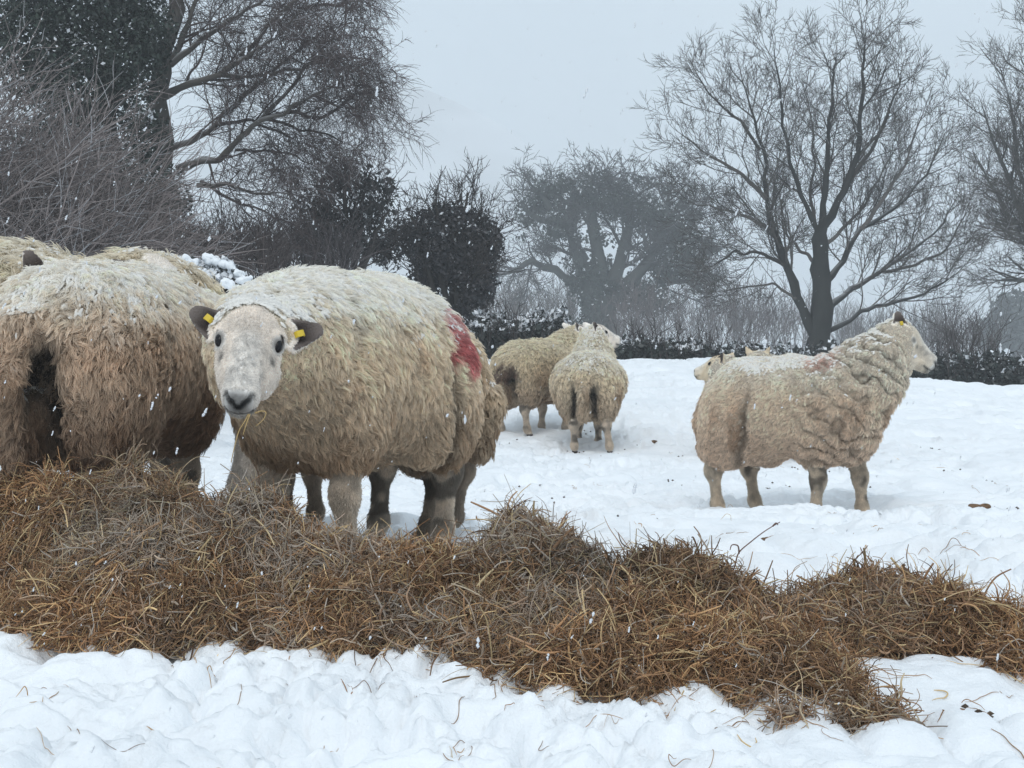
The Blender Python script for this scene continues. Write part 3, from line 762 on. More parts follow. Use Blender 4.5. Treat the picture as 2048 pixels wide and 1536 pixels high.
    curves_obj('hay_strands', [nP] * n, (P - off).reshape(-1, 3), rr.ravel(), np.repeat(col, nP, 0), M_HAY, root)
    return root

build_hay('a', 'tall golden brown hay mound under the brown ewe at the left', 55000, (3, 2, 2, 1, 1.5, 1, .3), .35, 11)
build_hay('b', 'grey brown frosted hay heap in front of the facing ewe', 55000, (1.8, 2, 1.2, 1.8, 1.8, .8, 1.0), .55, 12)
build_hay('c', 'big brown hay heap with frosted dark peak just right of the facing ewe legs', 60000, (2.5, 2.2, 1.2, 1.8, 1.6, .6, .6), .6, 13)
build_hay('d', 'long low brown hay heap spreading towards the camera in the right foreground', 65000, (2.6, 2.4, 1.2, 1.5, 1.5, .6, .5), .35, 14)
build_hay('e', 'small wispy rust brown hay heap at the right edge, snow patch before it', 18000, (2.6, 2.0, 1.3, 1.4, 1.2, .5, .3), .2, 15)

def build_scatter():
    rng = rs(77); n = 1500; P = []; cols = []; rads = []; sizes = []
    px = rng.uniform(-1.6, 1.7, n * 6); py = rng.uniform(2.75, 5.6, n * 6)
    edge = np.zeros(len(px))
    for k in HEAPS:
        hh = heap_height(px, py, HEAPS[k]); edge = np.maximum(edge, sstep(.0004, .02, hh) * sstep(.09, .03, hh))
    pr = .055 + .9 * edge; pr[np.abs(py - 3.45) < .25] += .03
    ok = rng.rand(len(px)) < pr * .55; px, py = px[ok], py[ok]; n = len(px)
    x2 = rng.uniform(-2, 5, 160); y2 = rng.uniform(5.5, 13, 160)
    px = np.concatenate([px, x2]); py = np.concatenate([py, y2]); n = len(px)
    nP = 8; ln = np.minimum(rng.gamma(3, .024, n) + .02, .2); ang = rng.rand(n) * 6.283; curl = rng.normal(0, .25, n)
    arch = rng.rand(n) * .03 * (rng.rand(n) < .3)
    Q = np.zeros((n, nP, 3)); Q[:, 0, 0], Q[:, 0, 1] = px, py
    for i in range(1, nP):
        ang = ang + curl + rng.normal(0, .4, n)
        Q[:, i, 0] = Q[:, i - 1, 0] + np.cos(ang) * ln / nP; Q[:, i, 1] = Q[:, i - 1, 1] + np.sin(ang) * ln / nP
    t = np.linspace(0, 1, nP)
    xx, yy = Q[:, :, 0].ravel(), Q[:, :, 1].ravel()
    Q[:, :, 2] = (gbase(xx, yy) + lumps(xx, yy)).reshape(n, nP) + .002 + arch[:, None] * np.sin(np.pi * t)
    col = HAYC[rng.choice(len(HAYC), n, p=[.3, .2, .25, .05, .1, .1, 0])] * (.7 + .6 * rng.rand(n, 1))
    rr = (rng.gamma(4, .00016, n) + .00035)[:, None] * np.array([.6, .9, 1, 1, 1, .9, .7, .4])
    o = curves_obj('scattered_hay', [nP] * n, Q.reshape(-1, 3), rr.ravel(), np.repeat(col, nP, 0), M_HAY)
    tag(o, 'loose hay stalks strewn thinly over the snow round the heaps', 'hay', kind='stuff')
build_scatter()

def stalk(name, label, cat, pts, r, col, extra=()):
    """a single dry stalk through photo-measured points"""
    allp, sizes, rad = [], [], []
    for ps in [pts, *extra]:
        ps = [np.array(p) for p in ps]; sizes.append(len(ps)); allp += ps
        rad += list(np.linspace(r, r * .5, len(ps)))
    o = curves_obj(name, sizes, np.array(allp), np.array(rad), np.tile(np.array(col), (len(rad), 1)), M_HAY)
    tag(o, label, cat); return o
stalk('dry_stalk', 'tall dry seed stalk rising from the right hay heap against the snow', 'stalk',
      [PX(1458, 1170, 3.95), PX(1470, 1130, 3.95), PX(1478, 1105, 3.96), PX(1500, 1085, 3.97), PX(1530, 1062, 3.98), PX(1560, 1044, 3.99)], .0022, (.16, .09, .07),
      extra=[[PX(1478, 1108, 3.96), PX(1476, 1092, 3.95), PX(1464, 1090, 3.95), PX(1460, 1100, 3.95)], [PX(1545, 1053, 3.985), PX(1552, 1046, 3.985), PX(1556, 1050, 3.985)]])
stalk('hay_wisp', 'thin yellow hay wisp hanging from the mouth of the facing ewe', 'hay wisp',
      [PX(497, 828, 4.18), PX(490, 842, 4.17), PX(478, 862, 4.17), PX(470, 890, 4.16), PX(462, 925, 4.16)], .0022, (.42, .30, .14),
      extra=[[PX(510, 826, 4.18), PX(524, 822, 4.17), PX(532, 826, 4.16), PX(526, 840, 4.16), PX(512, 852, 4.16)], [PX(500, 828, 4.18), PX(492, 850, 4.16), PX(486, 870, 4.16)]])

def clod(u, v, d, sz, label, seed):
    rng = rs(seed); c = PX(u, v, d); gz = float((gbase(np.array([c.x]), np.array([d])) + lumps(np.array([c.x]), np.array([d])))[0])
    S = Sdf()
    for i in range(6): S.ell(rng.normal(0, .35, 3) * np.array([1, .7, .35]) * sz, np.array([.45, .38, .28]) * sz * rng.uniform(.6, 1.1), k=.2 * sz)
    lo, hi = S.bounds(); h = sz / 12; ax = [np.arange(a - 3 * h, b + 3 * h, h) for a, b in zip(lo, hi)]
    V, Fq = surface_nets(S.grid(ax), np.array([a[0] for a in ax]), h)
    n = fbm(V / sz * 4, seed, 2)[:, None]; col = np.array([.16, .10, .06]) * (.4 + 1.2 * n)
    o = mesh_obj('mud_clod', V, Fq, M_CLOD, col=col); o.location = (c.x, d, gz + sz * .15)
    tag(o, label, 'clod', 'clods on the snow')
clod(1540, 1107, 5.8, .032, 'flat brown clod on the snow beyond the tall dry stalk', 1)
clod(1950, 1037, 7.6, .06, 'brown clod on the snow at the right edge, right of the profile ewe', 2)
clod(1890, 947, 11.2, .03, 'small grey clod on open snow below the chin of the profile ewe', 3)
clod(1306, 880, 13.8, .05, 'small rusty clod on the snow right of the pair of ewes', 4)
clod(1302, 970, 10.3, .035, 'tiny dark clod on the snow left of the profile ewe hind legs', 5)

def droppings():
    rng = rs(909); V, Fc = [], []; n = 0
    ico = np.array([(1, 0, 0), (-1, 0, 0), (0, 1, 0), (0, -1, 0), (0, 0, 1), (0, 0, -1)], float)
    fo = np.array([(0, 2, 4), (2, 1, 4), (1, 3, 4), (3, 0, 4), (2, 0, 5), (1, 2, 5), (3, 1, 5), (0, 3, 5)])
    for g in range(46):
        cx, cy_ = (rng.uniform(.6, 1.6), rng.uniform(3.3, 3.7)) if g < 2 else (rng.uniform(-.2, 4.2), rng.uniform(5.5, 15))
        for k in range(rng.randint(1, 7)):
            x, y = cx + rng.normal(0, .05), cy_ + rng.normal(0, .05); z = float((gbase(np.array([x]), np.array([y])) + lumps(np.array([x]), np.array([y])))[0])
            V.append(np.array([x, y, z + .004]) + ico * np.array([.010, .008, .007]) * rng.uniform(.6, 1.2, (6, 1))); Fc.append(fo + n); n += 6
    V = np.concatenate(V); c = np.array([.075, .055, .04]) * rng.uniform(.6, 1.8, (len(V), 1))
    tag(mesh_obj('droppings', V, np.concatenate(Fc), M_CLOD, col=c), 'small dark sheep droppings and specks scattered over the snow', 'droppings', kind='stuff')
droppings()

# ------------------------------------------------------------------ trees
def grow(out, p, d, L, r, lvl, maxl, rng, par):
    n = max(3, min(7, int(L / par['seg']) + 1)); st = L / n; pts = [p.copy()]; dirs = [d.copy()]
    wd, tr = par['wander'], par['trop'][min(lvl, len(par['trop']) - 1)]
    for i in range(n):
        d = d + Vector((rng.gauss(0, wd), rng.gauss(0, wd), rng.gauss(0, wd) + tr)); d.normalize()
        p = p + d * st; pts.append(p.copy()); dirs.append(d.copy())
    out.append((pts, r, r * par['taper'], lvl))
    if lvl < maxl: sprout(out, pts, dirs, L, r, lvl, maxl, rng, par)

def sprout(out, pts, dirs, L, r, lvl, maxl, rng, par, t0=.2):
    nc = par['nc'][min(lvl, len(par['nc']) - 1)]
    n = max(1, int(nc * L / par['ref'][min(lvl, len(par['ref']) - 1)] + rng.random()))
    for j in range(n):
        t = t0 + (1 - t0) * (j + rng.random()) / n
        k = min(int(t * (len(pts) - 1)), len(pts) - 2); fr = t * (len(pts) - 1) - k
        p = pts[k].lerp(pts[k + 1], fr); d = dirs[min(k + 1, len(dirs) - 1)]
        ax = Vector((rng.gauss(0, 1), rng.gauss(0, 1), rng.gauss(0, 1))); ax = ax - d * ax.dot(d); ax.normalize()
        a = R(rng.uniform(*par['ang'])); nd = d * math.cos(a) + ax * math.sin(a)
        cl = par['len'][min(lvl, len(par['len']) - 1)] * rng.uniform(.55, 1.15) * (1.15 - .55 * t)
        cr = max(par['rmin'], r * (1 - .6 * t) * rng.uniform(.42, .62))
        grow(out, p, nd, cl, cr, lvl + 1, maxl, rng, par)

def tubes(branches, off, sides=7):
    V, Fc = [], []
    for pts, r0, r1, lvl in branches:
        P = np.array([list(p) for p in pts]); n = len(P); T = nrm(np.gradient(P, axis=0))
        ref = np.array([0.31, .95, .05]); U = nrm(np.cross(T, ref)); W = np.cross(T, U)
        rr = np.linspace(r0, r1, n) * (1 + .12 * np.sin(np.arange(n) * 2.1)); a = np.linspace(0, 2 * np.pi, sides + 1)[:-1]
        ring = P[:, None] + rr[:, None, None] * (np.cos(a)[None, :, None] * U[:, None] + np.sin(a)[None, :, None] * W[:, None])
        b = len(V) and sum(len(v) for v in V); V.append(ring.reshape(-1, 3))
        i = np.arange(n * sides).reshape(n, sides) + b; j = np.roll(i, -1, 1)
        Fc.append(np.stack([i[:-1], j[:-1], j[1:], i[1:]], -1).reshape(-1, 4))
    return np.concatenate(V) - off, np.concatenate(Fc)

def emit_tree(root, branches, thick, bark, twig, rng, snow=0.0, trunk_name='trunk', crown_name='crown', tparent=None):
    off = np.array(root.location)
    big = [b for b in branches if b[1] >= thick]; small = [b for b in branches if b[1] < thick]
    par = None
    if big:
        V, Fq = tubes(big, off); n = fbm(V * np.array([9, 9, 3]), 5, 3)[:, None]
        col = np.array(bark) * (.55 + .9 * n)
        if snow:
            N, _ = vnormals(V, Fq); k = (snow * sstep(.5, .85, N[:, 2] + .5 * (fbm(V * 6, 8, 2) - .5)))[:, None]
            col = col * (1 - k) + np.array([.8, .82, .84]) * k
        par = mesh_obj(trunk_name, V, Fq, M_BARK, root, col=col)
    if small:
        sizes = [len(b[0]) for b in small]
        pts = np.array([list(p) for b in small for p in b[0]]) - off
        rad = np.concatenate([np.linspace(b[1], b[2], len(b[0])) for b in small])
        cb = np.array(twig)[None] * rng.uniform(.4, 1.5, (len(small), 1))
        if snow:
            wh = rng.rand(len(small)) < .10 * snow; cb[wh] = cb[wh] * .4 + np.array([.45, .46, .48]) * .6
        curves_obj(crown_name, sizes, pts, rad, np.repeat(cb, sizes, 0), M_TWIG, root)

def limb(pix, d, r0, r1, bow=0.0, rng=None):
    n = len(pix); ps = []
    for i, (u, v) in enumerate(pix):
        t = i / (n - 1); dd = d + bow * t; ps.append(PX(u, v, dd))
    # refine
    out = []
    for i in range(n - 1):
        a, b = ps[i], ps[i + 1]
        for k in range(3):
            q = a.lerp(b, k / 3.0)
            if rng and (i or k): q = q + Vector((rng.gauss(0, 1), rng.gauss(0, 1), rng.gauss(0, 1))) * (b - a).length * .03
            out.append(q)
    out.append(ps[-1]); return (out, r0, r1, 0)

def limb_tree(name, label, d, base_px, limbs, par, maxl, thick, bark, twig, seed, snow=0.0, cat='tree', group=None, t0=.15):
    rng = random.Random(seed); b = PX(base_px[0], base_px[1], d)
    root = empty(name, (b.x, b.y, b.z)); tag(root, label, cat, group)
    out = []
    for pix, r0, r1, bow, grow_it in limbs:
        lb = limb(pix, d, r0, r1, bow, rng); out.append(lb)
        if grow_it:
            pts = lb[0]; dirs = [(pts[min(i + 1, len(pts) - 1)] - pts[max(i - 1, 0)]).normalized() for i in range(len(pts))]
            L = sum((pts[i + 1] - pts[i]).length for i in range(len(pts) - 1))
            sprout(out, pts, dirs, L, (r0 + r1) * .5, 0, maxl, rng, par, t0=t0)
            grow(out, pts[-1], dirs[-1], par['len'][0] * .35, r1 * .7, 2, maxl, rng, par)
    emit_tree(root, out, thick, bark, twig, rs(seed), snow)
    return root

# the big bare tree on the right
D1 = 34.0
par1 = dict(seg=.24, wander=.12, trop=(.05, .06, .07, .06), taper=.45, nc=(11, 7, 6, 6), ref=(3.0, 1.6, .9, .6), len=(1.45, .85, .52, .32), ang=(20, 52), rmin=.0046)
L1 = [
    ([(1637, 720), (1642, 650), (1642, 560), (1640, 490), (1643, 452)], .29, .15, 0, False),
    ([(1643, 455), (1650, 390), (1655, 320), (1662, 240), (1668, 150), (1672, 115)], 0.086, 0.012, .6, True),
    ([(1648, 452), (1690, 380), (1714, 310), (1724, 210), (1728, 120), (1732, 75)], 0.098, 0.012, -.5, True),
    ([(1700, 365), (1745, 300), (1780, 220), (1802, 145)], 0.052, 0.012, -1.2, True),
    ([(1632, 455), (1604, 390), (1582, 320), (1568, 250), (1560, 170), (1548, 100)], 0.063, 0.012, -.8, True),
    ([(1628, 668), (1594, 592), (1570, 520), (1546, 460), (1532, 400), (1532, 330), (1508, 240), (1484, 160)], 0.126, 0.012, .8, True),
    ([(1548, 462), (1500, 436), (1440, 415), (1375, 400)], 0.052, 0.012, 1.0, True),
    ([(1532, 398), (1480, 350), (1425, 312), (1365, 270)], 0.052, 0.012, -1.0, True),
    ([(1520, 300), (1480, 240), (1430, 200), (1395, 150)], 0.040, 0.012, .4, True),
    ([(1570, 530), (1524, 506), (1470, 506), (1420, 535)], 0.046, 0.012, -1.4, True),
    ([(1592, 598), (1550, 568), (1500, 572), (1450, 582)], 0.034, 0.012, 1.4, True),
    ([(1658, 662), (1720, 626), (1770, 606), (1830, 596), (1882, 566), (1912, 548)], 0.063, 0.012, -.8, True),
    ([(1654, 618), (1700, 580), (1760, 546), (1812, 508), (1870, 470), (1905, 410)], 0.081, 0.012, .8, True),
    ([(1652, 565), (1690, 518), (1722, 460), (1790, 418), (1850, 350), (1885, 280)], 0.081, 0.012, 1.2, True),
    ([(1722, 458), (1760, 400), (1810, 330), (1845, 230)], 0.052, 0.012, -1.0, True),
    ([(1650, 490), (1700, 445), (1750, 380), (1790, 300)], 0.046, 0.012, 1.8, True),
    ([(1634, 530), (1602, 500), (1574, 470), (1560, 400)], 0.046, 0.012, 1.6, True),
    ([(1640, 480), (1620, 400), (1625, 300), (1615, 200)], 0.046, 0.012, 2.0, True),
    ([(1765, 545), (1830, 530), (1890, 500), (1930, 430)], 0.040, 0.012, -1.6, True),
]
limb_tree('bare_tree', 'large bare tree with spreading crown behind the profile ewe', D1, (1640, 720), L1, par1, 4, .055, (.032, .033, .031), (.08, .073, .067), 101, snow=.5, group='bare trees')

# the bare tree cut by the right edge
D2 = 38.0
L2 = [([(2150, 730), (2140, 600), (2130, 480)], .40, .22, 0, False)]
for k, (e, bw) in enumerate([((2005, 150), .5), ((1970, 230), -.8), ((1962, 330), 1), ((2060, 60), -.5), ((2120, 30), .6), ((1985, 450), -1.2), ((1990, 560), 1.2), ((2200, 80), 0), ((2040, 240), 1.5)]):
    s0 = (2138, 600 - k * 22 if k < 6 else 560); m1 = (s0[0] * .6 + e[0] * .4, s0[1] * .72 + e[1] * .28); m2 = (s0[0] * .28 + e[0] * .72, s0[1] * .4 + e[1] * .6)
    L2.append(([s0, m1, m2, e], .13, .02, bw, True))
limb_tree('bare_tree', 'bare tree cut off by the right edge of the view', D2, (2150, 730), L2, par1, 4, .055, (.085, .085, .08), (.075, .068, .062), 102, snow=.4, group='bare trees')

# birch-like tree with drooping twigs on the left
D3 = 21.0
par3 = dict(seg=.2, wander=.13, trop=(.0, -.01, -.06, -.12), taper=.4, nc=(11, 9, 7, 6), ref=(2.0, 1.1, .8, .5), len=(.95, .6, .42, .34), ang=(25, 65), rmin=.0034)
L3 = [
    ([(300, 620), (318, 470), (322, 330), (318, 190), (345, 60), (360, -60)], .20, .09, 0, False),
    ([(355, 340), (400, 322), (440, 318), (480, 275), (520, 240), (570, 225), (625, 190), (660, 175)], 0.0612, 0.0140, -.6, True),
    ([(328, 300), (380, 285), (430, 250), (490, 190), (560, 130), (620, 80), (655, 60)], 0.0540, 0.0126, .6, True),
    ([(325, 195), (380, 165), (440, 148), (500, 110), (560, 70), (600, 20)], 0.0612, 0.0140, -.5, True),
    ([(320, 160), (360, 90), (385, 20), (400, -60)], 0.0648, 0.0140, .3, True),
    ([(340, 130), (400, 80), (450, 45), (520, 5), (560, -40)], 0.0504, 0.0140, .8, True),
    ([(395, 370), (450, 372), (510, 385), (580, 388)], 0.0360, 0.0105, -.4, True),
    ([(400, 362), (460, 395), (530, 425), (590, 450)], 0.0252, 0.0084, .3, True),
    ([(520, 240), (590, 170), (610, 130), (660, 120), (685, 115)], 0.0324, 0.0105, .2, True),
    ([(570, 225), (640, 235), (700, 200), (715, 175)], 0.0288, 0.0105, -.5, True),
    ([(440, 150), (520, 150), (600, 138), (660, 100), (670, 70)], 0.0324, 0.0105, -.9, True),
    ([(430, 250), (500, 240), (560, 265), (620, 290)], 0.0288, 0.0084, .9, True),
    ([(480, 110), (560, 20), (620, -20), (680, -60)], 0.0360, 0.0105, .3, True),
    ([(470, 300), (530, 300), (590, 310), (640, 340)], 0.0216, 0.0084, .7, True),
    ([(540, 240), (600, 260), (650, 270), (700, 290)], 0.0216, 0.0084, -.8, True),
    ([(620, 190), (680, 210), (720, 220), (720, 235)], 0.0180, 0.0070, .5, True),
    ([(640, 120), (700, 110), (705, 130)], 0.0180, 0.0070, -.5, True),
    ([(600, 20), (640, 10), (690, 10), (690, 50)], 0.0288, 0.0105, .2, True),
]
limb_tree('drooping_tree', 'bare tree with long side limbs and fine drooping twigs above the left sheep', D3, (300, 640), L3, par3, 4, .03, (.11, .10, .09), (.085, .068, .066), 103, snow=.7)

# leaf masses
def leaves(name, blobs, n, size, cols, seed, root, shell=.45, hole=.42, snow=0.0, hs=2.2, elong=1.6):
    rng = rs(seed); vol = np.array([b[3] * b[4] * b[5] for b in blobs]) ** .8; bi = rng.choice(len(blobs), n * 2, p=vol / vol.sum())
    Bc = np.array(blobs)[bi]; d = nrm(rng.normal(0, 1, (len(bi), 3))); rr = (shell + (1 - shell) * rng.rand(len(bi))) ** .6
    Pn = Bc[:, :3] + d * rr[:, None] * Bc[:, 3:6] * (1 + .35 * (fbm(d * 2.6 + Bc[:, :3], seed, 2)[:, None] - .5))
    keep = fbm(Pn * hs, seed + 3, 3) > hole - .12 + .2 * rng.rand(len(Pn)); Pn = Pn[keep][:n]; d = d[keep][:n]; n = len(Pn)
    nr = nrm(d * .6 + rng.normal(0, .7, (n, 3)) + np.array([0, 0, .3])); t = nrm(np.cross(nr, rng.normal(0, 1, (n, 3)))); b = np.cross(nr, t)
    s = size * rng.uniform(.5, 1.35, (n, 1))
    dr = nr * s * .25
    V = np.stack([Pn - t * s * elong, Pn + b * s - dr, Pn + t * s * elong, Pn - b * s - dr], 1).reshape(-1, 3)
    f = np.arange(n * 4).reshape(n, 4)
    cc = np.array(cols)[rng.randint(0, len(cols), n)] * rng.uniform(.55, 1.5, (n, 1))
    if snow:
        up = sstep(.1, .7, d[:, 2] + .9 * (fbm(Pn * 5, seed + 9, 2) - .5)); m = rng.rand(n) < snow * up
        cc[m] = np.array([.80, .82, .85]) * rng.uniform(.85, 1.05, (m.sum(), 1))
    off = np.array(root.location)
    return mesh_obj(name, V - off, f, M_LEAF, root, col=np.repeat(cc, 4, 0), smooth=False)

def blob(u, v, d, ru, rv, rd=None):
    c = PX(u, v, d); k = d / F_PX
    return (c.x, c.y, c.z, ru * k, (rd if rd else (ru + rv) / 2) * k, rv * k)

def sticks(out, base, n, spread, hgt, rng, r, lean=(0, 0), par=None, lvl=2, depth=None):
    for i in range(n):
        x = rng.uniform(-spread, spread); y = rng.uniform(-1, 1) * (depth if depth else spread * .5)
        p = Vector((base[0] + x, base[1] + y, base[2]))
        d = Vector((rng.gauss(lean[0], .22), rng.gauss(0, .2), 1.0 + lean[1])).normalized()
        grow(out, p, d, hgt * rng.uniform(.55, 1.1), r * rng.uniform(.7, 1.2), 0, lvl, rng, par)

def stick_shrub(name, label, u, v_base, d, half_px, h_px, n, r, par, twig, seed, lvl=2, lean=(0, 0), depth=None, cat='shrub', group=None, snow=0, kind=None):
    rng = random.Random(seed); b = PX(u, v_base, d); k = d / F_PX
    root = empty(name, (b.x, b.y, b.z))
    if kind: pass
    tag(root, label, cat, group, kind)
    out = []; sticks(out, (b.x, b.y, b.z), n, half_px * k, h_px * k, rng, r, lean, par, lvl, depth)
    emit_tree(root, out, 9, (.1, .1, .1), twig, rs(seed), snow, crown_name='stems')
    return root

# dark ivy-clad tree, upper left
DI = 20.0
b = PX(230, 640, DI); root = empty('ivy_tree', (b.x, b.y, b.z)); tag(root, 'dark ivy covered tree rising at the upper left behind the bare thicket', 'tree')
rngp = random.Random(5)
out = [limb([(220, 640), (222, 400), (215, 150), (210, -120)], DI, .20, .1, 0, rngp)]
emit_tree(root, out, .01, (.05, .05, .045), (.05, .05, .045), rs(5), trunk_name='trunk')
leaves('ivy', [blob(250, 110, DI, 85, 120), blob(190, -20, DI, 140, 120), blob(290, 260, DI, 55, 75), blob(260, 380, DI, 95, 90), blob(340, 400, DI - .3, 45, 70), blob(150, 180, DI, 110, 130), blob(120, 330, DI, 120, 120), blob(240, 480, DI, 150, 70),
               blob(60, 60, DI, 100, 150), blob(300, 60, DI, 60, 70)],
       52000, .020, [(.022, .034, .026), (.030, .040, .032), (.018, .026, .020), (.045, .052, .045)], 6, root, shell=.15, hole=.36, snow=.16)

# bare thicket on the left edge (thin rods fanning up and right)
par5 = dict(seg=.2, wander=.09, trop=(-.03, -.01, .0), taper=.45, nc=(7, 5, 4), ref=(1.6, .8, .6), len=(.85, .5, .3), ang=(14, 42), rmin=.0034)
rng5 = random.Random(55); b = PX(-60, 640, 14.5); root = empty('bare_thicket', (b.x, b.y, b.z))
tag(root, 'dense thicket of thin bare brown rods fanning out at the left edge', 'shrub')
out = []
for i in range(330):
    u0 = rng5.uniform(-330, 210); v0 = rng5.uniform(480, 640) - max(0, -u0) * .5
    p = PX(u0, v0, 14.5 + rng5.uniform(-.9, .9)); a = R(rng5.gauss(52, 20))
    d_ = Vector((math.sin(a), rng5.gauss(0, .25), math.cos(a))).normalized()
    if rng5.random() < .12: d_.x *= -1
    grow(out, p, d_, rng5.uniform(.8, 2.0) * (1.0 if u0 < 60 else .62), rng5.uniform(.007, .012), 0, 2, rng5, par5)
emit_tree(root, out, 9, (.1, .1, .1), (.20, .172, .165), rs(55), 1.2, crown_name='stems')

# grey-brown scrub under the drooping tree
parS = dict(seg=.22, wander=.10, trop=(.05, .05, .04), taper=.4, nc=(6, 5, 4), ref=(1.2, .8, .5), len=(.65, .42, .28), ang=(15, 45), rmin=.0045)
stick_shrub('bare_shrub', 'dark bare shrub between the left sheep and the drooping tree', 440, 600, 19, 130, 130, 110, .010, parS, (.07, .058, .056), 61, depth=.6)
stick_shrub('bare_shrub', 'grey bare shrub left of the dark leafy tree, above the facing ewe', 590, 590, 22, 110, 120, 110, .010, parS, (.11, .095, .095), 62, depth=.6)
# snow capped bush between the brown and the facing ewe
b = PX(430, 640, 12.5); root = empty('snowy_bush', (b.x, b.y, b.z)); tag(root, 'low bush capped with thick snow between the brown ewe and the facing ewe', 'bush')
bl = [blob(425, 590, 12.5, 75, 58), blob(385, 560, 12.5, 45, 45), blob(470, 575, 12.4, 32, 36), blob(440, 545, 12.6, 38, 34)]
leaves('foliage', bl, 5000, .020, [(.02, .025, .022), (.035, .035, .032), (.05, .045, .04)], 63, root, shell=.2, hole=.3, snow=.75)
def snow_caps(root, caps, seed, vox=.02):
    S = Sdf()
    rng = rs(seed)
    for (u, v, d, ru, rv) in caps:
        c = PX(u, v, d); k = d / F_PX
        for j in range(5):
            S.ell(np.array(c) + rng.normal(0, .6, 3) * np.array([ru, ru, rv]) * k, np.array([ru * .85, ru * .85, rv * .5]) * k * rng.uniform(.5, 1.15), k=.03)
    lo, hi = S.bounds(); ax = [np.arange(a - 3 * vox, b + 3 * vox, vox) for a, b in zip(lo, hi)]
    V, Fq = surface_nets(S.grid(ax), np.array([a[0] for a in ax]), vox)
    N, _ = vnormals(V, Fq); V = V + N * ((fbm(V * 19, seed, 3) - .5) * .10)[:, None]
    mesh_obj('snow_cap', V - np.array(root.location), Fq, M_SNOW, root)
snow_caps(root, [(365, 515, 12.35, 9, 6), (382, 524, 12.35, 11, 8), (392, 545, 12.25, 9, 9), (402, 558, 12.2, 9, 9), (428, 522, 12.4, 12, 7), (446, 527, 12.4, 12, 6), (462, 536, 12.3, 8, 6), (478, 546, 12.25, 9, 6), (412, 574, 12.1, 9, 8), (494, 556, 12.2, 8, 5), (447, 566, 12.1, 8, 6), (428, 590, 12.05, 9, 6), (470, 572, 12.1, 8, 5)], 64, .014)

# evergreen-looking dark tree
DE = 23.0
b = PX(680, 640, DE); root = empty('evergreen_tree', (b.x, b.y, b.z)); tag(root, 'dark loose leaved tree right of the drooping tree, above the facing ewe', 'tree')
out = []; rngp = random.Random(7)
parE = dict(seg=.2, wander=.12, trop=(.04, .05, .05), taper=.4, nc=(8, 6, 4), ref=(1.6, .8, .5), len=(.85, .5, .3), ang=(22, 55), rmin=.005)
for e in [(640, 360), (690, 330), (740, 345), (600, 420), (780, 420), (700, 440), (750, 480), (620, 490)]:
    lb = limb([(682, 640), (682 * .6 + e[0] * .4, 560), (682 * .3 + e[0] * .7, e[1] * .7 + 560 * .3), e], DE, .06, .018, rngp.uniform(-.5, .5), rngp); out.append(lb)
    pts = lb[0]; dirs = [(pts[min(i + 1, len(pts) - 1)] - pts[max(i - 1, 0)]).normalized() for i in range(len(pts))]
    sprout(out, pts, dirs, 2.2, .03, 0, 3, rngp, parE, t0=.3)
emit_tree(root, out, .025, (.06, .055, .05), (.06, .052, .05), rs(7))
leaves('foliage', [blob(690, 360, DE, 60, 45), blob(640, 420, DE, 55, 55), blob(745, 410, DE, 55, 60), blob(690, 470, DE, 90, 55), blob(760, 380, DE, 35, 40), blob(620, 480, DE, 55, 40)],
       3200, .028, [(.035, .04, .038), (.05, .05, .05), (.028, .032, .03), (.07, .068, .068)], 66, root, shell=.1, hole=.44, snow=.12)

# dark leafy hawthorn behind the facing ewe
DH = 24.0
b = PX(905, 700, DH); root = empty('hawthorn_tree', (b.x, b.y, b.z)); tag(root, 'dark round leafy tree just behind the back of the facing ewe', 'tree')
out = []; rngp = random.Random(8)
for e in [(820, 430), (870, 405), (915, 400), (960, 420), (990, 470), (790, 480), (935, 385), (880, 520), (960, 540)]:
    lb = limb([(900, 700), (900 * .6 + e[0] * .4, 600), (900 * .3 + e[0] * .7, e[1] * .7 + 600 * .3), e], DH, .07, .018, rngp.uniform(-.6, .6), rngp); out.append(lb)
    pts = lb[0]; dirs = [(pts[min(i + 1, len(pts) - 1)] - pts[max(i - 1, 0)]).normalized() for i in range(len(pts))]
    sprout(out, pts, dirs, 2.2, .03, 0, 3, rngp, parE, t0=.3)
for e in [(965, 385), (945, 395), (878, 385), (800, 400)]:
    out.append(limb([(e[0] - 8, e[1] + 90), (e[0] - 4, e[1] + 40), (e[0], e[1])], DH, .02, .006, 0, rngp))
emit_tree(root, out, .025, (.06, .055, .05), (.06, .052, .05), rs(8))
leaves('foliage', [blob(900, 500, DH, 95, 85), blob(830, 470, DH, 55, 55), blob(960, 490, DH, 55, 70), blob(900, 440, DH, 60, 40), blob(920, 590, DH, 70, 60), blob(960, 560, DH, 40, 50), blob(780, 500, DH, 40, 40), blob(850, 540, DH, 70, 60)],
       19000, .024, [(.030, .030, .034), (.045, .042, .046), (.022, .022, .025), (.075, .07, .072)], 68, root, shell=.1, hole=.445, snow=.12)

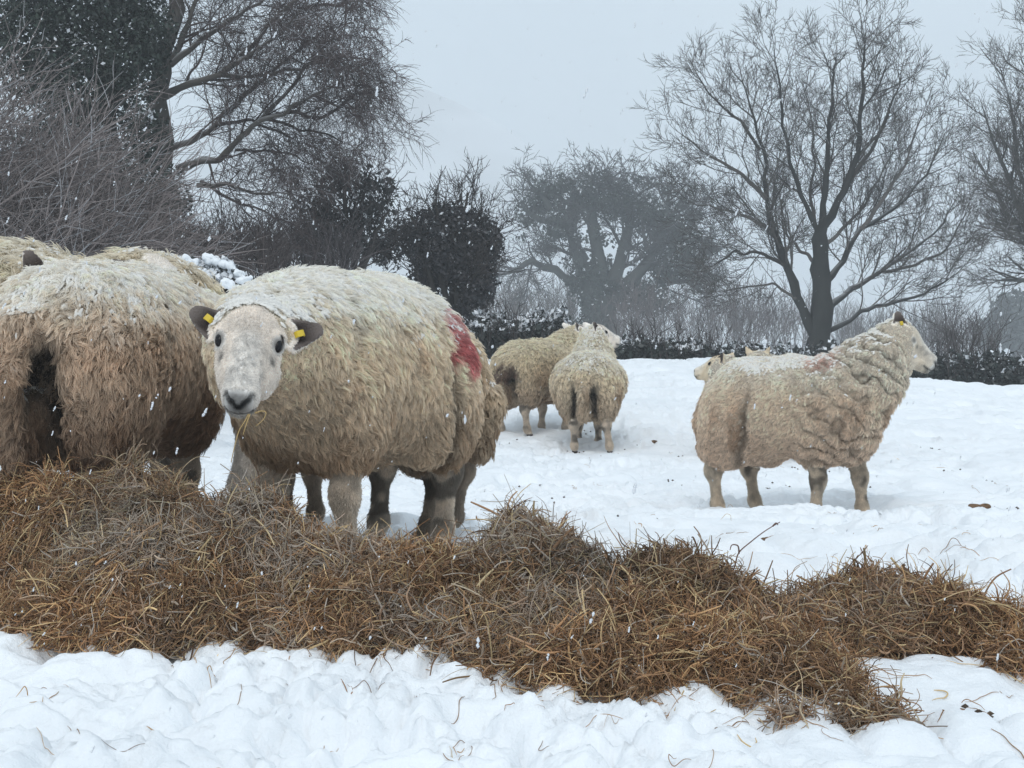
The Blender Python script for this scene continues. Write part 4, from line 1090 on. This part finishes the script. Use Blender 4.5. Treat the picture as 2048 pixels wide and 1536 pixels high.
# ivy-clad oak in the middle, fading
DO = 84.0
parO = dict(seg=.8, wander=.14, trop=(.03, .03, .03), taper=.4, nc=(9, 7, 5, 4), ref=(4.2, 2.4, 1.45, .97), len=(2.7, 1.6, 1.05, .65), ang=(25, 62), rmin=.015)
LO = [([(1215, 740), (1200, 620), (1180, 540)], 1.200, 0.720, 0, False),
      ([(1180, 560), (1140, 460), (1125, 400), (1110, 394)], 0.480, 0.048, .5, True), ([(1200, 560), (1190, 460), (1180, 380), (1185, 374)], 0.480, 0.048, -.5, True),
      ([(1215, 580), (1250, 500), (1265, 420), (1270, 394)], 0.480, 0.048, .8, True), ([(1225, 600), (1300, 520), (1330, 440), (1340, 380)], 0.448, 0.048, -.8, True),
      ([(1180, 580), (1110, 540), (1060, 520), (1030, 540), (1000, 550)], 0.288, 0.064, -1, True), ([(1130, 450), (1080, 440), (1050, 420), (1035, 400)], 0.224, 0.048, .6, True),
      ([(1240, 620), (1320, 570), (1370, 560), (1420, 590)], 0.288, 0.048, 1, True), ([(1320, 500), (1380, 460), (1400, 420)], 0.256, 0.048, .4, True), ([(1330, 560), (1390, 520), (1430, 500)], 0.224, 0.048, -.6, True),
      ([(1260, 430), (1220, 370), (1210, 379)], 0.192, 0.048, 1, True), ([(1100, 420), (1075, 380), (1090, 384)], 0.192, 0.048, 1, True)]
oak = limb_tree('ivy_oak', 'big misty ivy clad tree in the middle behind the pair of ewes', DO, (1215, 740), LO, parO, 4, .14, (.06, .065, .06), (.06, .06, .058), 110)
leaves('ivy', [blob(1185, 560, DO, 55, 60), blob(1225, 640, DO, 70, 75), blob(1150, 520, DO, 32, 60), blob(1205, 490, DO, 35, 60), blob(1265, 560, DO, 45, 60), blob(1300, 600, DO, 55, 40), blob(1120, 440, DO, 40, 40), blob(1170, 400, DO, 50, 45), blob(1230, 400, DO, 45, 45),
               blob(1290, 430, DO, 50, 50), blob(1350, 450, DO, 50, 55), blob(1390, 500, DO, 40, 45), blob(1060, 420, DO, 35, 30), blob(1330, 530, DO, 45, 45), blob(1105, 370, DO, 40, 25), blob(1200, 360, DO, 45, 22), blob(1180, 680, DO, 55, 50), blob(1400, 560, DO, 40, 30)] + [blob(1225 + 195 * math.cos(R(t)), 520 - 165 * math.sin(R(t)), DO + (t % 3 - 1) * 1.2, 24, 17) for t in range(8, 176, 12)] + [blob(1225 + 130 * math.cos(R(t)), 500 - 100 * math.sin(R(t)), DO + (t % 3 - 1) * 1.5, 24, 20) for t in range(0, 180, 16)],
       24000, .07, [(.045, .055, .047), (.05, .06, .05), (.028, .036, .03)], 69, oak, shell=.1, hole=.52, snow=.14, hs=.95)

# hedges with snow along the crest
def hedge(label, u0, u1, vt0, vt1, vb0, vb1, d, n, seed, snow, cap=True):
    b = PX((u0 + u1) / 2, (vb0 + vb1) / 2, d); root = empty('hedge', (b.x, b.y, b.z)); tag(root, label, 'hedge', 'hedges along the field edge')
    rng = rs(seed); bl = []; k = 8 if u1 - u0 < 260 else 12
    for i in range(k):
        t = (i + .5) / k; u = u0 + (u1 - u0) * t; vt = vt0 + (vt1 - vt0) * t + rng.uniform(-8, 8); vb = vb0 + (vb1 - vb0) * t
        hw = (u1 - u0) / k * .95; bl.append(blob(u, (vt + vb) / 2, d, hw, (vb - vt) * .58, hw * 1.2))
    leaves('foliage', bl, n, .030, [(.022, .03, .027), (.035, .042, .038), (.018, .022, .02), (.055, .058, .055)], seed + 1, root, shell=.12, hole=.34, snow=snow)
    out = []; rg = random.Random(seed)
    par = dict(seg=.2, wander=.12, trop=(.04, .04), taper=.4, nc=(5, 4), ref=(.8, .5), len=(.4, .25), ang=(15, 50), rmin=.005)
    kx = d / F_PX; w2 = (u1 - u0) * .5 * kx
    for i in range(int(26 * w2) + 10):
        t = rg.random(); g_ = PX(u0 + (u1 - u0) * t, vb0 + (vb1 - vb0) * t, d + rg.uniform(-.3, .3))
        grow(out, g_, Vector((rg.gauss(0, .3), rg.gauss(0, .3), 1)).normalized(), (vb0 - vt0) * kx * rg.uniform(.7, 1.25), .009, 0, 2, rg, par)
    emit_tree(root, out, 9, (.1, .1, .1), (.06, .052, .05), rs(seed), crown_name='stems')
    return root
hg = hedge('snow dusted dark hedge between the facing ewe and the pair of ewes', 945, 1135, 632, 628, 725, 725, 23, 6500, 201, .55)
hedge('dark hedge between the pair of ewes and the profile ewe', 1238, 1460, 668, 690, 730, 735, 24, 6000, 203, .40)
hedge('dark low hedge at the right edge beyond the profile ewe', 1800, 2150, 700, 712, 800, 810, 25, 9000, 205, .10)
hedge('dark hedge low behind the rump of the profile ewe and the bare trunk', 1450, 1800, 690, 695, 740, 790, 27, 5000, 207, .3)

# grey scrub beyond the crest, thinning into the mist
parF = dict(seg=.6, wander=.09, trop=(.06, .06, .05), taper=.4, nc=(6, 5, 4), ref=(2.8, 1.75, 1.05), len=(1.75, 1.05, .7), ang=(14, 40), rmin=.012)
stick_shrub('misty_scrub', 'grey misty bare scrub behind the snowy hedge, left of the ivy clad tree', 1040, 690, 92, 110, 130, 70, .025, parF, (.13, .11, .10), 71, depth=2, group='bare scrub beyond the field')
stick_shrub('misty_scrub', 'grey brown bare scrub between the ivy clad tree and the big bare tree', 1420, 720, 80, 190, 130, 110, .023, parF, (.12, .10, .095), 72, depth=2, group='bare scrub beyond the field')
stick_shrub('misty_scrub', 'pale misty scrub right of the big bare trunk', 1800, 740, 84, 130, 110, 70, .023, parF, (.12, .105, .10), 73, depth=2, group='bare scrub beyond the field')
stick_shrub('bare_sapling', 'small bare bush with arching stems beside the face of the profile ewe', 1925, 760, 29, 60, 135, 30, .012, parS, (.09, .08, .078), 74, depth=.6, cat='bush')
b = PX(2030, 720, 125); root = empty('misty_tree', (b.x, b.y, b.z)); tag(root, 'pale grey evergreen fading in mist at the right edge below the bare tree', 'tree')
emit_tree(root, [limb([(2030, 730), (2030, 660), (2032, 600)], 125, .5, .1, 0, random.Random(1))], .01, (.08, .08, .08), (.08, .08, .08), rs(3))
leaves('foliage', [blob(2030, 640, 125, 55, 60), blob(2070, 660, 125, 50, 60), blob(1985, 670, 125, 40, 40)], 7000, .15, [(.05, .06, .055), (.07, .08, .075)], 75, root, shell=.1, hole=.36, hs=.8)

# far-off woods that read as one mass
def far_wood():
    rg = random.Random(9); out = []
    par = dict(seg=1.2, wander=.08, trop=(.05, .05), taper=.4, nc=(9, 5), ref=(5, 2), len=(2.4, 1.3), ang=(15, 50), rmin=.02)
    for i in range(260):
        y = rg.uniform(190, 300); x = rg.uniform(-.42, .42) * y; g_ = Vector((x, y, -2.5))
        grow(out, g_, Vector((rg.gauss(0, .08), rg.gauss(0, .08), 1)), rg.uniform(6, 13), rg.uniform(.1, .2), 0, 2, rg, par)
    sizes = [len(b_[0]) for b_ in out]
    o = curves_obj('far_wood', sizes, np.array([list(p) for b_ in out for p in b_[0]]), np.concatenate([np.linspace(b_[1], b_[2], len(b_[0])) for b_ in out]),
                   np.tile(np.array([.09, .085, .085]), (sum(sizes), 1)), M_TWIG)
    tag(o, 'far bare woodland fading into the mist', 'woodland', kind='stuff')
far_wood()

# ------------------------------------------------------------------ falling snow
def falling_snow():
    rng = rs(405); V, Fc = [], []; nv = 0
    ico = np.array([(1, 0, 0), (-1, 0, 0), (0, 1, 0), (0, -1, 0), (0, 0, 1), (0, 0, -1)], float)
    fo = np.array([(0, 2, 4), (2, 1, 4), (1, 3, 4), (3, 0, 4), (2, 0, 5), (1, 2, 5), (3, 1, 5), (0, 3, 5)])
    for i in range(4800):
        y = 1.2 + 24 * rng.rand() ** .75; x = rng.uniform(-.37, .37) * y; z = CAM_Z + rng.uniform(-.30, .26) * y
        if z < gbase(np.array([x]), np.array([y]))[0] + .05: continue
        s = rng.uniform(.0008, .0030) * (1 if y > 2.5 else .5)
        tilt = nrm(np.array([.35 + .15 * rng.randn(), .2 * rng.randn(), 1.]))
        a = nrm(np.cross(tilt, [0, 1, .1])); b = np.cross(tilt, a)
        for j in range(rng.randint(2, 5)):           # a flake is a clump of crystals
            c = np.array([x, y, z]) + tilt * s * rng.uniform(-1.4, 1.4) + rng.normal(0, .2, 3) * s
            sc_ = s * rng.uniform(.5, 1.1, 3)
            V.append(c + ico[:, :1] * a * sc_[0] + ico[:, 1:2] * b * sc_[1] + ico[:, 2:] * tilt * sc_[2] * 1.6); Fc.append(fo + nv); nv += 6
    for i in range(70):                             # a few near flakes that look large
        y = rng.uniform(1.4, 3.3); x = rng.uniform(-.35, .35) * y; z = CAM_Z + rng.uniform(-.26, .22) * y
        if z < .28 + .1 * (x > .3): continue
        s = rng.uniform(.0009, .0022); tilt = nrm(np.array([.30 + .2 * rng.randn(), .2 * rng.randn(), 1.])); a = nrm(np.cross(tilt, [0, 1, .1])); b = np.cross(tilt, a)
        for j in range(7):
            c = np.array([x, y, z]) + tilt * s * rng.uniform(-2.6, 2.6) + rng.normal(0, .12, 3) * s; sc_ = s * rng.uniform(.5, 1.1, 3)
            V.append(c + ico[:, :1] * a * sc_[0] + ico[:, 1:2] * b * sc_[1] + ico[:, 2:] * tilt * sc_[2] * 1.6); Fc.append(fo + nv); nv += 6
    m = mat_flat('snowflake', (.72, .74, .77), .8, .1)
    tag(mesh_obj('falling_snow', np.concatenate(V), np.concatenate(Fc), m), 'falling snowflakes drifting through the air', 'snowflakes', kind='stuff')
falling_snow()

# ------------------------------------------------------------------ haze
def haze():
    x0, x1, y0, y1, z0, z1 = -750, 750, -30, 950, -8, 108
    v = [(x, y, z) for x in (x0, x1) for y in (y0, y1) for z in (z0, z1)]
    f = [(0, 1, 3, 2), (4, 6, 7, 5), (0, 4, 5, 1), (2, 3, 7, 6), (0, 2, 6, 4), (1, 5, 7, 3)]
    m = bpy.data.materials.new('snow_haze'); m.use_nodes = True; t = m.node_tree; t.nodes.clear()
    o_ = t.nodes.new('ShaderNodeOutputMaterial'); pv = t.nodes.new('ShaderNodeVolumePrincipled')
    pv.inputs['Color'].default_value = (.93, .96, .99, 1); pv.inputs['Density'].default_value = 0.0024; pv.inputs['Anisotropy'].default_value = 0.0
    t.links.new(pv.outputs[0], o_.inputs['Volume'])
    o = mesh_obj('haze', v, f, m, smooth=False); tag(o, 'snowy haze filling the air', 'haze', kind='stuff')
haze()
